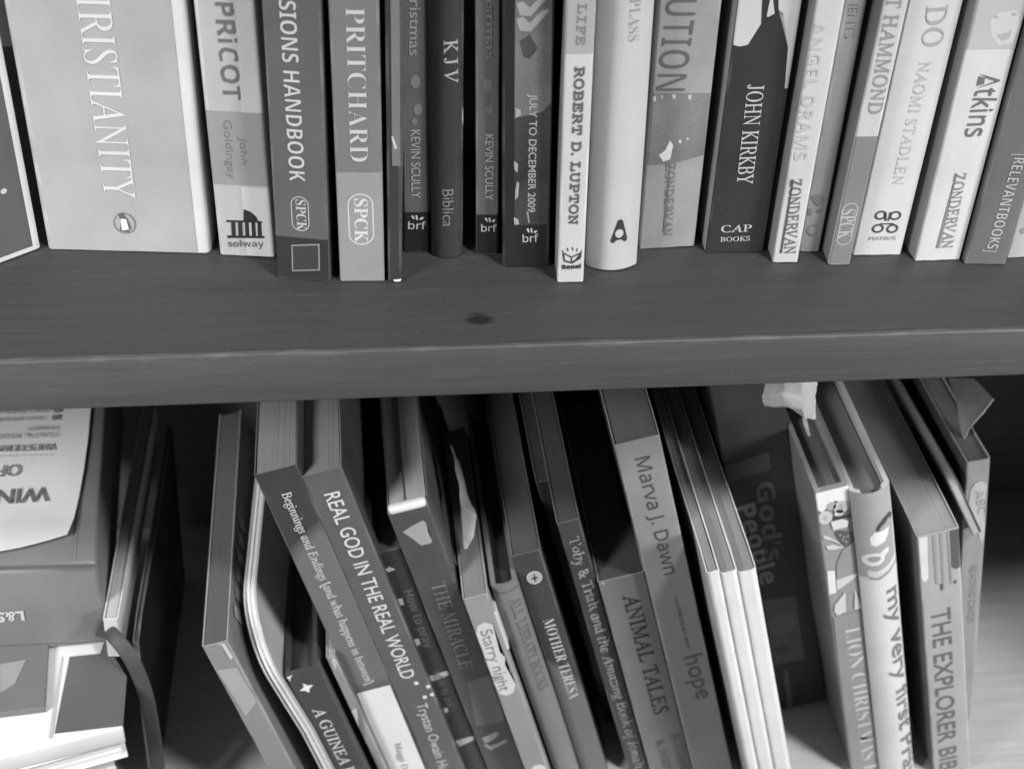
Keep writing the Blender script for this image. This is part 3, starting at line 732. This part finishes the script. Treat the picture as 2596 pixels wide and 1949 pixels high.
# dark How to pray
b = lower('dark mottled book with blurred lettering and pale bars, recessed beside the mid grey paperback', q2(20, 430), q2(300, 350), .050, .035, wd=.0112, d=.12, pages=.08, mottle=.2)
b.text('How to pray', q2(300, 820), q2(520, 1420), q2(400, 790), .085, 'sansb', .0)
b.text('what to ask', q2(600, 1661), q2(760, 2050), q2(690, 1640), .085, 'sansb', .0)
b.polys('pale_bar', [[k6(565, 945), k6(700, 905), k6(730, 910), k6(728, 930), k6(600, 985), k6(578, 975)], [k6(770, 1440), k6(940, 1390), k6(960, 1410), k6(800, 1485)]], .34, 1)
b.polys('pale_fleck', [[q2(110, 590), q2(150, 560), q2(205, 580), q2(210, 595), q2(140, 620)], [q2(240, 900), q2(290, 890), q2(310, 960), q2(265, 970)], [q2(415, 1325), q2(465, 1315), q2(485, 1380), q2(440, 1395)], [k6(680, 1190), k6(710, 1185), k6(715, 1220), k6(690, 1225)]], .4, 1)
# white lipped one
b = lower('grey hardback with bright white page tops, a rounded white lip and a torn white patch', k5(250, 1040), k5(560, 962), .048, .07, d=.14, pages=.38, side=.05, side_r=.09, rough=.4, mottle=.12)
lip = box_bm(.0006, b.w - .0006, -.0004, .0042, b.H - .0012, b.H + .0030, .0017, 4)
bm_obj('page_lip', lip, gray(.62, .5), b.root, 60)
gro = box_bm(b.w * .42, b.w * .455, .0046, .12, b.H - .002, b.H - .0001); bm_obj('gutter', gro, gray(.08, .8), b.root)
b.polys('torn_patch', [[k5(365, 1170), k5(440, 1120), k5(520, 1080), k5(545, 1100), k5(560, 1170), k5(592, 1240), k5(575, 1258), k5(505, 1272), k5(440, 1220)]], .30, 1)
b.text('THE MIRACLE', q2(590, 745), q2(900, 1640), q2(735, 715), .20, 'serif', 0)
b.poly('light_foot', [k6(860, 990), k6(1050, 930), k6(1150, 1290), k6(930, 1330)], .115, 0)
b.polys('curl_motif', [[k6(970, 1420), k6(1080, 1370), k6(1110, 1380), k6(1070, 1425), k6(1000, 1460)], [k6(1000, 1462), k6(1040, 1480), k6(1160, 1430), k6(1165, 1450), k6(1040, 1510), k6(985, 1475)]], .28, 1)
# thin dark booklets
b = lower('thin dark booklet with a curled pale edge, right of the white lipped book', k5(765, 1420), k5(905, 1385), .060, .05, wd=.0019, d=.12, pages=.12, side=.05, side_r=.10, wob=3, name='booklet')
# Starlight
b = lower('pale grey paperback with dark handwriting on a white cloud shaped label', q1(222, 362), q1(405, 300), .036, .25, d=.12, pages=.2, side=.1, side_r=.3)
cl = [(322, 620), (335, 560), (390, 532), (450, 550), (470, 610), (485, 660), (500, 700), (505, 760), (545, 800), (545, 860), (590, 900), (605, 960), (628, 1010), (610, 1070), (560, 1096), (500, 1080), (478, 1030), (450, 980), (430, 900), (395, 830), (375, 740), (345, 680)]
b.poly('cloud_label', [q1(*t) for t in cl], .52, 0)
b.text('Starry night', q1(352, 600), q1(505, 1065), q1(440, 575), .2, 'sans', .006, jitter=.0006)
b.disc('white_dot', q1(800, 1661), .004, .004, .55, 1)
rim = box_bm(b.w - .0005, b.w + .0012, .0005, .02, b.H - .040, b.H - .0135, .0005); bm_obj('cover_rim', rim, gray(.5), b.root)  # pale strip painting in the highlight on the right cover's edge
# rounded grey spine
b = lower('grey hardback with a rounded spine and faint dark lettering beside the white cloud label', q1(440, 285), q1(655, 235), .040, .17, wd=.0122, d=.13, pages=.03, kind='hard', bulge=.0030, r=.0006, concave=.0, rough=.45)
b.text('ALL LIBRARY BOOKS', q1(575, 360), q1(810, 1060), q1(650, 335), .115, 'serif', .006)
b._emit('head_line', [(0, b.H - .0035), (b.w, b.H - .0035), (b.w, b.H - .0041), (0, b.H - .0041)], [[0, 1, 2, 3]], .09, 1)
# Mother Teresa
b = lower('black topped paperback with a pale round cross emblem and white serif capitals', k5(1197, 1362), k5(1418, 1300), .048, .05, d=.135, pages=.07, side=.03)
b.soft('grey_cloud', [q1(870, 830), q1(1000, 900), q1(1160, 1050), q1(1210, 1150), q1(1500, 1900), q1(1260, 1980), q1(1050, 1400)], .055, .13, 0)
b.text('MOTHER TERESA', q1(832, 515), q1(1040, 1118), q1(915, 492), .5, 'serifb', -.012, layer=6)
b.disc('emblem', q1(770, 186), .0036, .0042, .34, 5)
cpt = b.loc(q1(770, 186)); b.ring('emblem', cpt, .0036, .0042, .0005, .5, 6)
b.polys('emblem', [[q1(745, 190), q1(795, 178), q1(798, 190), q1(748, 200)], [q1(762, 160), q1(772, 158), q1(782, 215), q1(772, 218)]], .04, 7)
# black recessed
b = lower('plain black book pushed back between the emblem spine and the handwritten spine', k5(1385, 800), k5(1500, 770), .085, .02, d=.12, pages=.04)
# Toby
b = lower('slim black book with uneven small white handwriting, left of the large serif capitals', m1(36, 1112), m1(205, 1056), .050, .05, d=.13, pages=.055, side=.03, rough=.3)
b.text('Toby & Trish and the Amazing Book of Jonah', m1(122, 1215), m2(640, 1661), m1(205, 1195), .26, 'serif', .01, jitter=.0008)
# Animal tales
b = lower('worn grey paperback with thin dark serif capitals and a crumpled top corner', m2(352, 232), m2(745, 140), .046, .16, wd=.0219, d=.13, pages=.06, side=.06, wob=2)
b.text('ANIMAL TALES', m2(540, 330), m2(785, 1240), m2(655, 305), .03, 'serif', .008)
b.text('BUTTERWORTH', m2(912, 1385), m2(1010, 1800), m2(975, 1362), .10, 'serif', .004)
b.text('& INKPEN', m2(795, 1445), m2(880, 1760), m2(850, 1425), .10, 'serif', .004)
b.polys('torn_corner', [[m2(332, 220), m2(360, 200), m2(400, 170), m2(410, 200), m2(398, 245), m2(380, 240)]], .36, 1)
# Marva
b = lower('wide pale paperback with dark sans lettering, tallest of the leaning books before the three magazines', m1(472, 513), m1(815, 392), .040, .21, d=.14, pages=.14, side=.10, side_r=.17)
b.text('Marva J. Dawn', m1(635, 610), m1(860, 1500), m1(740, 568), .06, 'sansr', 0)
b.text('unfettered', m2(932, 345), m2(1030, 730), m2(965, 335), .11, 'sans', .0)
b.text('hope', m2(1008, 800), m2(1110, 1128), m2(1142, 755), .09, 'sans', .006)
# three white magazines
for i, (tl, tr, lab) in enumerate((((1185, 162), (1278, 122), 'slim white spined magazine, left one of the three stood together'), ((1286, 165), (1412, 108), 'slim white spined magazine between two others like it'), ((1420, 160), (1562, 96), 'slim white spined magazine nearest the dark gap'))):
    b = lower(lab, m2(*tl), m2(*tr), .012 + .0015 * i, .62, d=.14, pages=.28, side=.5, name='magazine', cat='magazine', wob=2, r=.0022, rough=.38)
# God's people
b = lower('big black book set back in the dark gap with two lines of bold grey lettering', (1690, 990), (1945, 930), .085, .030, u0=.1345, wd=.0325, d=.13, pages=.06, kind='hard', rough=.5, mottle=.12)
b.text('God\'s', q4(480, 935), q4(590, 1760), q4(670, 925), .10, 'sansb', .01)
b.text('People', q4(270, 1185), m4(90, 280), q4(470, 1160), .19, 'sansb', .01)
b.poly('grey_band', [q4(40, 790), q4(618, 600), q4(640, 790), q4(140, 940)], .07, 0)
b.poly('square_picture', [m4(100, 388), m4(345, 358), m4(415, 830), m4(190, 875)], .09, 0)
b.disc('face_spot', m4(250, 560), .0075, .0085, .12, 1); b.disc('face_spot', m4(240, 760), .004, .004, .06, 2)
b.poly('grey_bar', [m4(250, 920), m4(290, 915), m4(332, 1265), m4(300, 1270)], .1, 0)
b.text('go', m4(285, 1440), m4(400, 1600), m4(395, 1405), .16, 'sansb', .02)
# Lion
b = lower('worn hardback with a white topped spine, flower pictures and pale serif capitals', m3(490, 912), m3(745, 862), .040, .26, d=.135, pages=.16, side=.16, wob=3, side_r=.05, kind='hard', overhang=.004, mottle=.1)
b.poly('white_panel', [m3(480, 905), m3(760, 850), m3(748, 985), m3(640, 970), m3(600, 1000), m3(545, 1060), m3(510, 1040)], .66, 1)
for (x, y, rx, rz, v) in ((568, 1098, .0052, .0066, .48), (612, 1010, .0036, .0040, .34), (690, 1015, .0062, .0062, .40), (672, 1062, .0034, .0034, .56)):
    b.disc('flower', m3(x, y), rx * .62, rz * .62, v, 2)
b.polys('flower', [[m3(620, 1095), m3(700, 1078), m3(755, 1070), m3(755, 1090), m3(640, 1118)]], .05, 3)
b.polys('flower', [[m3(608, 1130), m3(690, 1105), m3(745, 1120), m3(735, 1165), m3(630, 1190)]], .55, 3)
b.polys('flower', [[m3(640, 1205), m3(680, 1190), m3(760, 1200), m3(785, 1270), m3(720, 1315), m3(670, 1260)]], .09, 3)
b.polys('petal', [[m3(550, 1230), m3(600, 1240), m3(660, 1275), m3(700, 1305), m3(620, 1270), m3(560, 1255)], [m3(570, 1310), m3(620, 1298), m3(710, 1318), m3(640, 1338), m3(590, 1338)]], .5, 3)
b.poly('hill', [m3(650, 1661), m3(655, 1440), m3(700, 1340), m3(785, 1280), m3(815, 1480), m3(830, 1661)], .24, 2)
b.poly('white_strip', [m4(582, 165), m4(640, 165), m4(652, 330), m4(596, 345)], .6, 2)
b.polys('petal', [[m4(650, 235), m4(760, 195), m4(825, 180), m4(760, 240), m4(660, 310)], [m4(640, 420), m4(720, 320), m4(725, 470), m4(660, 500), m4(636, 470)], [m4(790, 300), m4(850, 445), m4(788, 455)]], .48, 3)
b.poly('grey_panel', [m4(630, 510), m4(862, 455), m4(1000, 1661), m4(1060, 2000), m4(800, 2000), m4(720, 1300)], .22, 1)
b.text('LION CHRISTMAS FAVOURITES', m4(715, 605), m4(935, 2240), m4(828, 588), .46, 'serifb', -.016)
for (x, y, n) in ((568, 1098, 5), (690, 1015, 6), (672, 1062, 4)):
    for k in range(n):
        t = 2 * math.pi * k / n + .3
        b.poly('petal_line', [m3(x + 4 * math.cos(t - .3), y + 4 * math.sin(t - .3)), m3(x + 22 * math.cos(t), y + 26 * math.sin(t)), m3(x + 22 * math.cos(t + .14), y + 26 * math.sin(t + .14)), m3(x + 4 * math.cos(t + .3), y + 4 * math.sin(t + .3))], .2, 4)
for (x, y) in ((672, 1225), (700, 1240), (728, 1232), (690, 1262), (715, 1275)): b.poly('petal_line', [m3(x, y), m3(x + 14, y - 6), m3(x + 18, y + 3), m3(x + 5, y + 9)], .32, 4)
b.polys('frayed_corner', [[m3(430, 900), m3(450, 850), m3(485, 845), m3(492, 870), m3(455, 895), m3(450, 940), m3(430, 945)]], .45, 2)
# my very first prayers
b = lower('white hardback with a hollow topped rounded spine and dark rounded handwriting', m3(770, 945), m3(1072, 880), .034, .54, d=.14, pages=.2, kind='hard', bulge=.0040, r=.0006, concave=.005, side=.22, overhang=.004, rough=.42)
b.poly('grey_head_panel', [(0, b.H), (b.w, b.H), (b.w, b.loc(m4(1140, 90))[1]), (b.w * .5, b.loc(m4(1020, 190))[1]), (0, b.loc(m4(890, 240))[1])], .30, 0, local=True)
b.polys('picture', [[m3(945, 1200), m3(960, 1160), m3(1010, 1110), m3(1060, 1085), m3(1090, 1095), m3(1085, 1130), m3(1050, 1125), m3(1030, 1150), m3(990, 1175), m3(970, 1205)]], .06, 1)
b.polys('picture', [[m3(905, 1260), m3(940, 1215), m3(1000, 1205), m3(1060, 1185), m3(1050, 1235), m3(1020, 1285), m3(950, 1318), m3(915, 1310)]], .62, 1)
b.disc('picture', m3(935, 1420), .0052, .0042, .6, 1); b.disc('picture', m3(940, 1415), .0030, .0020, .28, 2)
b.disc('picture', m3(1015, 1368), .0030, .0018, .6, 1, rot=.7)
b.polys('curved_line', [[m4(895, 180), m4(960, 175), m4(1050, 130), m4(1140, 45), m4(1145, 85), m4(1060, 165), m4(970, 215), m4(898, 225)]], .52, 1)
b.polys('curved_line', [[m4(905, 228), m4(970, 222), m4(1060, 170), m4(1148, 92), m4(1150, 105), m4(1062, 186), m4(972, 238), m4(905, 242)]], .26, 2)
b.text('my very first Prayers', m4(1035, 320), m4(1190, 1960), m4(1152, 254), .17, 'sans', .012, jitter=.0004)
# Explorer
b = lower('pale thick paperback with tall dark sans capitals below vertical stripes', m3(1262, 1252), m3(1575, 1132), .036, .33, d=.14, pages=.34, side=.16, rough=.4)
b.polys('stripe', [[m3(1270, 1250), m3(1335, 1235), m3(1345, 1550), m3(1320, 1590), m3(1290, 1560)]], .56, 1)
b.polys('stripe', [[m3(x, 1215 - (x - 1380) * .4), m3(x + 22, 1205 - (x - 1380) * .4), m3(x + 44, y), m3(x + 30, y)] for x, y in ((1370, 1600), (1425, 1640), (1480, 1600))], .26, 1)
b.polys('dark_bar', [[m3(1508, 1165), m3(1572, 1138), m3(1582, 1470), m3(1550, 1485), m3(1515, 1465)], [m4(1432, 265), m4(1455, 262), m4(1447, 315), m4(1440, 315)], [m4(1535, 240), m4(1560, 238), m4(1545, 268)]], .09, 2)
b.text('THE EXPLORER BIBLE', m4(1368, 470), m4(1440, 1800), m4(1510, 470), .12, 'sans', .006)
# wedged booklet
def wedge(label, F1, F2, depth, th, v):
    A = onY(F1, .060); B = onY(F2, .060)
    mid = (A + B) / 2
    up = (A - B).normalized(); rt = up.cross(V((0, 1, 0))); rt = -rt if rt.x < 0 else rt
    back = V((-.03, 1, .0)).normalized() * depth
    root = thing('booklet', label, 'booklet', Matrix.Translation(B), GL)
    def slab(name, x0, x1, mat, inset=0.0):
        bm = bmesh.new()
        prof = []
        L_ = (A - B).length
        for t, y in ((0.0, .006), (.02, .002), (.06, 0), (.5, 0), (.94, 0), (.985, .002), (1, .006), (1, 1), (0, 1)):
            p = (A - B) * t + (back * y if y == 1 else V((0, y, 0)) + V((0, inset, 0)))
            prof.append(p - up * (inset if t > .9 else 0))
        l = [bm.verts.new(p + rt * x0) for p in prof]; r_ = [bm.verts.new(p + rt * x1) for p in prof]
        for i in range(len(prof)): bm.faces.new((l[i], l[(i + 1) % len(prof)], r_[(i + 1) % len(prof)], r_[i]))
        bm.faces.new(l[::-1]); bm.faces.new(r_)
        bm_obj(name, bm, mat, root, 35)
    slab('cover', 0, .0005, gray(v, .45)); slab('pages', .0006, th - .0006, pages_mat(.36), .0006); slab('cover', th - .0005, th, gray(v, .45))
wedge('thin dark covered booklet slipped at an angle over the pale thick paperback', m3(1500, 858), m3(1690, 1262), .13, .0046, .11)
# last one
b = lower('grey book with a pale blot shaped label, last standing book at the right', m3(1637, 690), m3(1815, 640), .068, .27, d=.13, lean=11.0, pages=.14, side=.1, side_r=.2, mottle=.12, wob=2)
b.poly('blot_label', [m3(*t) for t in ((1660, 900), (1690, 845), (1740, 825), (1785, 850), (1785, 960), (1765, 1050), (1770, 1180), (1750, 1300), (1725, 1250), (1720, 1160), (1680, 1090), (1645, 1020))], .42, 0)
b.text('ABC', m3(1690, 905), m3(1715, 1075), m3(1760, 895), .27, 'sansb', -.02)
b.text('READING CARDS', m4(1660, 130), m4(1640, 560), m4(1710, 132), .225, 'sans', .0)

# ------------------------------------------------------------------ loose papers
def sheet(name, label, cat, pts, thick=.0003, v=.5, group=None):
    """crumpled sheet from rows of (px, Y) points"""
    bm = bmesh.new(); rows = []
    for row in pts: rows.append([bm.verts.new(onY(p, Y)) for p, Y in row])
    for a, b_ in zip(rows, rows[1:]):
        for i in range(len(a) - 1): bm.faces.new((a[i], a[i + 1], b_[i + 1], b_[i]))
    bmesh.ops.subdivide_edges(bm, edges=bm.edges[:], cuts=5, use_grid_fill=True, smooth=.5)
    bm.normal_update()
    for vv in bm.verts: vv.co += vv.normal * (noise.noise(vv.co * 140) * .0008 + abs(noise.noise(vv.co * 420)) * .0006)
    bmesh.ops.solidify(bm, geom=bm.faces[:], thickness=thick)
    o = bm_obj(name, bm, gray(v, .6), None, 60)
    o['label'] = label; o['category'] = cat
    return o
sheet('paper_slip', 'crumpled pale paper slip poking out under the shelf edge above the flower spine', 'paper',
      [[(m3(128, 60), .030), (m3(250, 60), .026), (m3(400, 60), .024), (m3(512, 60), .030)],
       [(m3(92, 190), .032), (m3(240, 180), .020), (m3(390, 200), .018), (m3(502, 190), .028)],
       [(m3(112, 264), .034), (m3(260, 266), .020), (m3(395, 285), .016), (m3(498, 300), .026)],
       [(m3(112, 268), .036), (m3(300, 275), .028), (m3(420, 355), .022), (m3(492, 362), .028)]], .0003, .5)
sheet('paper_strip', 'narrow torn paper strip hanging below the crumpled slip', 'paper',
      [[(m3(395, 352), .040), (m3(420, 345), .039)], [(m3(402, 400), .040), (m3(432, 395), .039)], [(m3(444, 485), .041), (m3(460, 486), .040)]], .0003, .5)
sheet('folded_flap', 'folded grey paper flap with a pointed corner above the last standing book', 'paper',
      [[(m3(1500, 60), .125), (m3(1600, 60), .120), (m3(1690, 60), .115)],
       [(m3(1560, 250), .105), (m3(1700, 230), .100), (m3(1838, 214), .095)],
       [(m3(1610, 520), .085), (m3(1640, 470), .084), (m3(1672, 415), .083)]], .0005, .3)

sheet('paper_curl', 'small curled pale paper edge sticking up left of the cloud labelled spine', 'paper',
      [[(k5(735, 500), .105), (k5(790, 640), .105)], [(k5(790, 800), .085), (k5(880, 940), .083)], [(k5(812, 1000), .072), (k5(928, 1040), .068)], [(k5(825, 1180), .064), (k5(912, 1205), .062)], [(k5(835, 1300), .060), (k5(858, 1300), .060)]], .0003, .32)
# ------------------------------------------------------------------ pile lying at the left
def slabs(name, label, cat, Z, th, fl, fr, depth, parts, group=None, skew=0.0, bev=.0006, v=.1, rough=.4, pages=None, left=None):
    """flat lying book: front edge from px fl to px fr on plane Z (its top), thickness th"""
    A = onZ(fl, Z); B = onZ(fr, Z)
    ex = (B - A); L_ = ex.length; ex.normalize(); ey = V((-ex.y, ex.x, 0))
    ey = (ey + ex * skew).normalized(); ex = V((ey.y, -ey.x, 0))
    mw = Matrix((ex, ey, V((0, 0, 1)))).transposed().to_4x4(); mw.translation = B - ex * L_
    root = thing(name, label, cat, mw, group)
    LOG.append(('P', label[:30], 'L', round(L_ * 1000), 'Y', round(A.y * 1000), round(B.y * 1000), 'Z', round(Z * 1000), 'x', round(A.x * 1000), round(B.x * 1000)))
    if pages is None:
        bm_obj('cover', box_bm(0, L_, 0, depth, -th, 0, bev, 3), gray(v, rough), root, 40)
    else:
        c = .0009
        bm_obj('cover', box_bm(0, L_, 0, depth, -c, 0, bev * .6, 2), gray(v, rough), root, 40)
        bm_obj('cover', box_bm(0, L_, 0, depth, -th, -th + c, bev * .6, 2), gray(v, rough), root, 40)
        bm = bmesh.new(); n = max(3, int(th / .0011))
        for i in range(n):
            z0 = -th + c + .0001 + (th - 2 * c - .0002) * i / n; z1 = -th + c + .0001 + (th - 2 * c - .0002) * (i + 1) / n
            j = random.uniform(0, .0009)
            bb = box_bm(.002 + j, L_ - .002 - j, .0015 + j, depth - .002, z0, z1 - .00012)
            me = bpy.data.meshes.new('t'); bb.to_mesh(me); bb.free(); bm.from_mesh(me); bpy.data.meshes.remove(me)
        bm_obj('pages', bm, gray(pages, .75), root)
    return root, mw, L_
def onslab(mw, name, pts, v, root, plane='top', eps=.0003, layer=0):
    inv = mw.inverted(); o = inv @ CAMP; vs = []
    e = eps + layer * .0001
    bm = bmesh.new()
    for p in pts:
        d = inv.to_3x3() @ ray(p)
        t = (-o.z / d.z) if plane == 'top' else (-o.y / d.y)
        q = o + d * t
        vs.append(bm.verts.new((q.x, q.y, e) if plane == 'top' else (q.x, -e, q.z)))
    bm.faces.new(vs)
    return bm_obj(name, bm, gray(v, .5), root)
def slabtext(mw, st, p0, p1, ph, v, root, plane, style='sans', off=0.0):
    inv = mw.inverted(); o = inv @ CAMP
    def L2(p):
        d = inv.to_3x3() @ ray(p); t = (-o.z / d.z) if plane == 'top' else (-o.y / d.y); q = o + d * t
        return V((q.x, q.y)) if plane == 'top' else V((q.x, q.z))
    a, b_, h = L2(p0), L2(p1), L2(ph)
    vs, fs = glyphs(st, style, off); mn = min(q[0] for q in vs); mx = max(q[0] for q in vs)
    u = b_ - a; L_ = u.length; u.normalize(); n = V((-u.y, u.x)); hh = (h - a).dot(n)
    bm = bmesh.new(); bv = []
    for x, y in vs:
        q = a + u * ((x - mn) * L_ / (mx - mn)) + n * (y * hh / caph(style))
        bv.append(bm.verts.new((q.x, q.y, .0009) if plane == 'top' else (q.x, -.0006, q.y)))
    for f in fs:
        try: bm.faces.new([bv[i] for i in f])
        except ValueError: pass
    return bm_obj('lettering', bm, gray(v, .5), root)
GP = 'books lying flat in the pile at the left'
Z1 = -.160
rt, mw, L_ = slabs('book', 'thick dark book lying flat under the white leaflet with pale scrawl on its spine', 'book', Z1, .053, (-160, 1446), p1(850, 1545), .17, None, GP, -.06, .0028, .17, .4)
onslab(mw, 'spine_band', [p1(-500, 1590), p1(838, 1556), p1(838, 1590), p1(-500, 1624)], .11, rt)
onslab(mw, 'spine_band', [p2(-300, 610), p2(826, 566), p2(826, 574), p2(-300, 620)], .10, rt)
slabtext(mw, 'L&S', p2(200, 292), p2(-40, 310), p2(190, 372), .5, rt, 'front', 'sansb', .02)
bm_obj('hinge_groove', box_bm(L_ - .0105, L_ - .0098, .004, .168, -.0002, .0003), gray(.22), rt)
# leaflet on top
bm = bmesh.new()
inv = mw.inverted()
def top(p, z=0.0):
    P = onZ(p, Z1 + z); return P
rows = []
er = [p1(800, 160), p1(770, 480), p1(735, 740), p1(690, 980), p1(650, 1150), p1(590, 1280)]
el = [(-150, 1030), (-150, 1130), (-150, 1215), (-150, 1290), (-150, 1360), (-150, 1412)]
for i, (a, b_) in enumerate(zip(el, er)):
    row = []
    for j in range(9):
        t = j / 8; p = (a[0] + (b_[0] - a[0]) * t, a[1] + (b_[1] - a[1]) * t)
        if i == 5: p = (p[0], p[1] + 14 * math.sin(t * math.pi * .9))
        row.append(bm.verts.new(top(p, .0012 + (.004 * max(0, i - 3) / 2 * (1 - abs(t - .5))))))
    rows.append(row)
for a, b_ in zip(rows, rows[1:]):
    for j in range(8): bm.faces.new((a[j], a[j + 1], b_[j + 1], b_[j]))
bm.normal_update()
bmesh.ops.solidify(bm, geom=bm.faces[:], thickness=.0003)
leaf = thing('leaflet', 'white printed leaflet lying upside down on the pile with a curled lower edge', 'leaflet', Matrix.Translation(top(p1(400, 800))))
LI = Matrix.Translation(top(p1(400, 800))).inverted()
o = bm_obj('sheet', bm, gray(.74, .5, .04), None, 50); o.parent = leaf; o.matrix_parent_inverse = LI
LM = Matrix.Translation((0, 0, Z1 + .0016)) 
def leaftext(st, p0, p1_, ph, v, style, off=0.0):
    o = slabtext(LM, st, p0, p1_, ph, v, None, 'top', style, off); o.parent = leaf
    o.matrix_parent_inverse = LI @ LM
leaftext('WINES', p1(440, 885), p1(-260, 935), p1(448, 1012), .14, 'sans', .004)
leaftext('OF', p1(190, 692), p1(-10, 702), p1(192, 790), .18, 'sans', .004)
leaftext('WESTERN', p1(490, 512), p1(-60, 530), p1(492, 566), .26, 'sansb', 0)
leaftext('- - - - - - - - - - - -', p1(475, 590), p1(-60, 608), p1(477, 640), .3, 'sansb', 0)
leaftext('COASTAL REGION', p1(515, 410), p1(-80, 430), p1(516, 450), .28, 'sans', 0)
leaftext('WINERY', p1(515, 352), p1(240, 362), p1(516, 390), .28, 'sans', 0)
leaftext('8', p1(530, 258), p1(455, 262), p1(531, 300), .24, 'sansb', .02); leaftext('8', p1(545, 190), p1(470, 194), p1(546, 235), .24, 'sansb', .02)
leaftext('tours and tastings', p1(385, 272), p1(-100, 292), p1(386, 312), .3, 'sans', 0); leaftext('open every day', p1(430, 206), p1(-100, 222), p1(431, 250), .32, 'sans', 0)
# lower pile
Z2 = Z1 - .0535
rt, mw, L_ = slabs('magazine', 'glossy dark magazine with a white border lying low in the pile', 'magazine', Z2, .010, (-160, 1946), p2(1062, 1305), .16, None, GP, -.04, .0008, .62, .35)
onslab(mw, 'dark_panel', [p2(600, 695), p2(862, 668), p2(900, 560), p2(1092, 870), p2(1060, 1290), p2(470, 1358)], .10, rt)
onslab(mw, 'grey_border', [p2(530, 695), p2(548, 694), p2(452, 1395), p2(420, 1400)], .4, rt)
rt2, mw2, L2_ = slabs('booklet', 'small dark glossy booklet lying on the white bordered magazine', 'booklet', Z2 + .004, .0036, (-160, 1818), p2(385, 1128), .10, None, GP, -.04, .0006, .14, .22)
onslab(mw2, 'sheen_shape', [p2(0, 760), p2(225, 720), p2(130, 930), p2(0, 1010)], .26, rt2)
rt, mw, L_ = slabs('book', 'white paper edged book second from the bottom of the pile', 'book', Z2 - .0108, .0115, (-160, 1995), p2(1080, 1415), .16, None, GP, -.04, .0007, .62, .5, .66)
rt, mw, L_ = slabs('book', 'thick white paged book at the bottom of the pile', 'book', Z2 - .0238, FLOOR + 0 - (Z2 - .0238) and (Z2 - .0238) - FLOOR - .0004, (-160, 2035), p2(1020, 1520), .15, None, GP, -.04, .0009, .60, .5, .66)
# upright thin booklets right of the pile
def upright(label, tl, wd, s, v, pages, lean, cov=.5, side_r=None, base=FLOOR):
    b = lower(label, tl, (tl[0] + 10, tl[1]), s, v, d=.16, lean=lean, wd=wd, pages=pages, base=base, yaw=-1.5, name='booklet', cat='booklet', wob=3, side=cov, side_r=side_r)
    return b
upright('upright booklet with speckled page tops and a pale cover, right against the pile', p2(885, 370), .0066, .055, .5, .42, -2, .7, side_r=.6, base=Z2 + .0005)
upright('thin dark upright booklet between the speckled booklet and the dark gap', p2(1140, 570), .0028, .052, .14, .15, -2, .12, side_r=.025)  # right board coloured near-black to merge with the gap's shade
# strap
def ribbon(name, label, cat, pts, wd, th, v):
    bm = bmesh.new(); rows = []
    n = 40
    def cat_(P, t):
        i = min(int(t), len(P) - 2); f = t - i
        p0, p1__, p2__, p3 = P[max(i - 1, 0)], P[i], P[i + 1], P[min(i + 2, len(P) - 1)]
        return .5 * ((2 * p1__) + (p2__ - p0) * f + (2 * p0 - 5 * p1__ + 4 * p2__ - p3) * f * f + (3 * p1__ - p0 - 3 * p2__ + p3) * f ** 3)
    C_ = [cat_(pts, (len(pts) - 1) * i / n) for i in range(n + 1)]
    for i, c in enumerate(C_):
        t = (C_[min(i + 1, n)] - C_[max(i - 1, 0)]).normalized()
        vn = V((-.05, -.72, .69)); side = t.cross(vn).normalized(); nn = side.cross(t).normalized()
        ring_ = []
        for k in range(10):
            a = 2 * math.pi * k / 10
            ring_.append(bm.verts.new(c + side * (math.copysign(abs(math.cos(a)) ** .6, math.cos(a)) * wd / 2) + nn * (math.sin(a) * th / 2)))
        rows.append(ring_)
    for a, b_ in zip(rows, rows[1:]):
        for k in range(10): bm.faces.new((a[k], a[(k + 1) % 10], b_[(k + 1) % 10], b_[k]))
    bm.faces.new(rows[0]); bm.faces.new(rows[-1])
    o = bm_obj(name, bm, gray(v, .65, .1, .3), None, 50); o['label'] = label; o['category'] = cat
ribbon('strap', 'black fabric strap curving down from the pile over the booklets to the shelf', 'strap',
       [onY(p2(830, 450), .066), onY(p2(960, 500), .052), onY(p2(1120, 700), .044), onY(p2(1240, 970), .040), onY(p2(1310, 1300), .036), onY(p2(1360, 1661), .034), onY(p2(1390, 2000), .032)], .0070, .0016, .05)
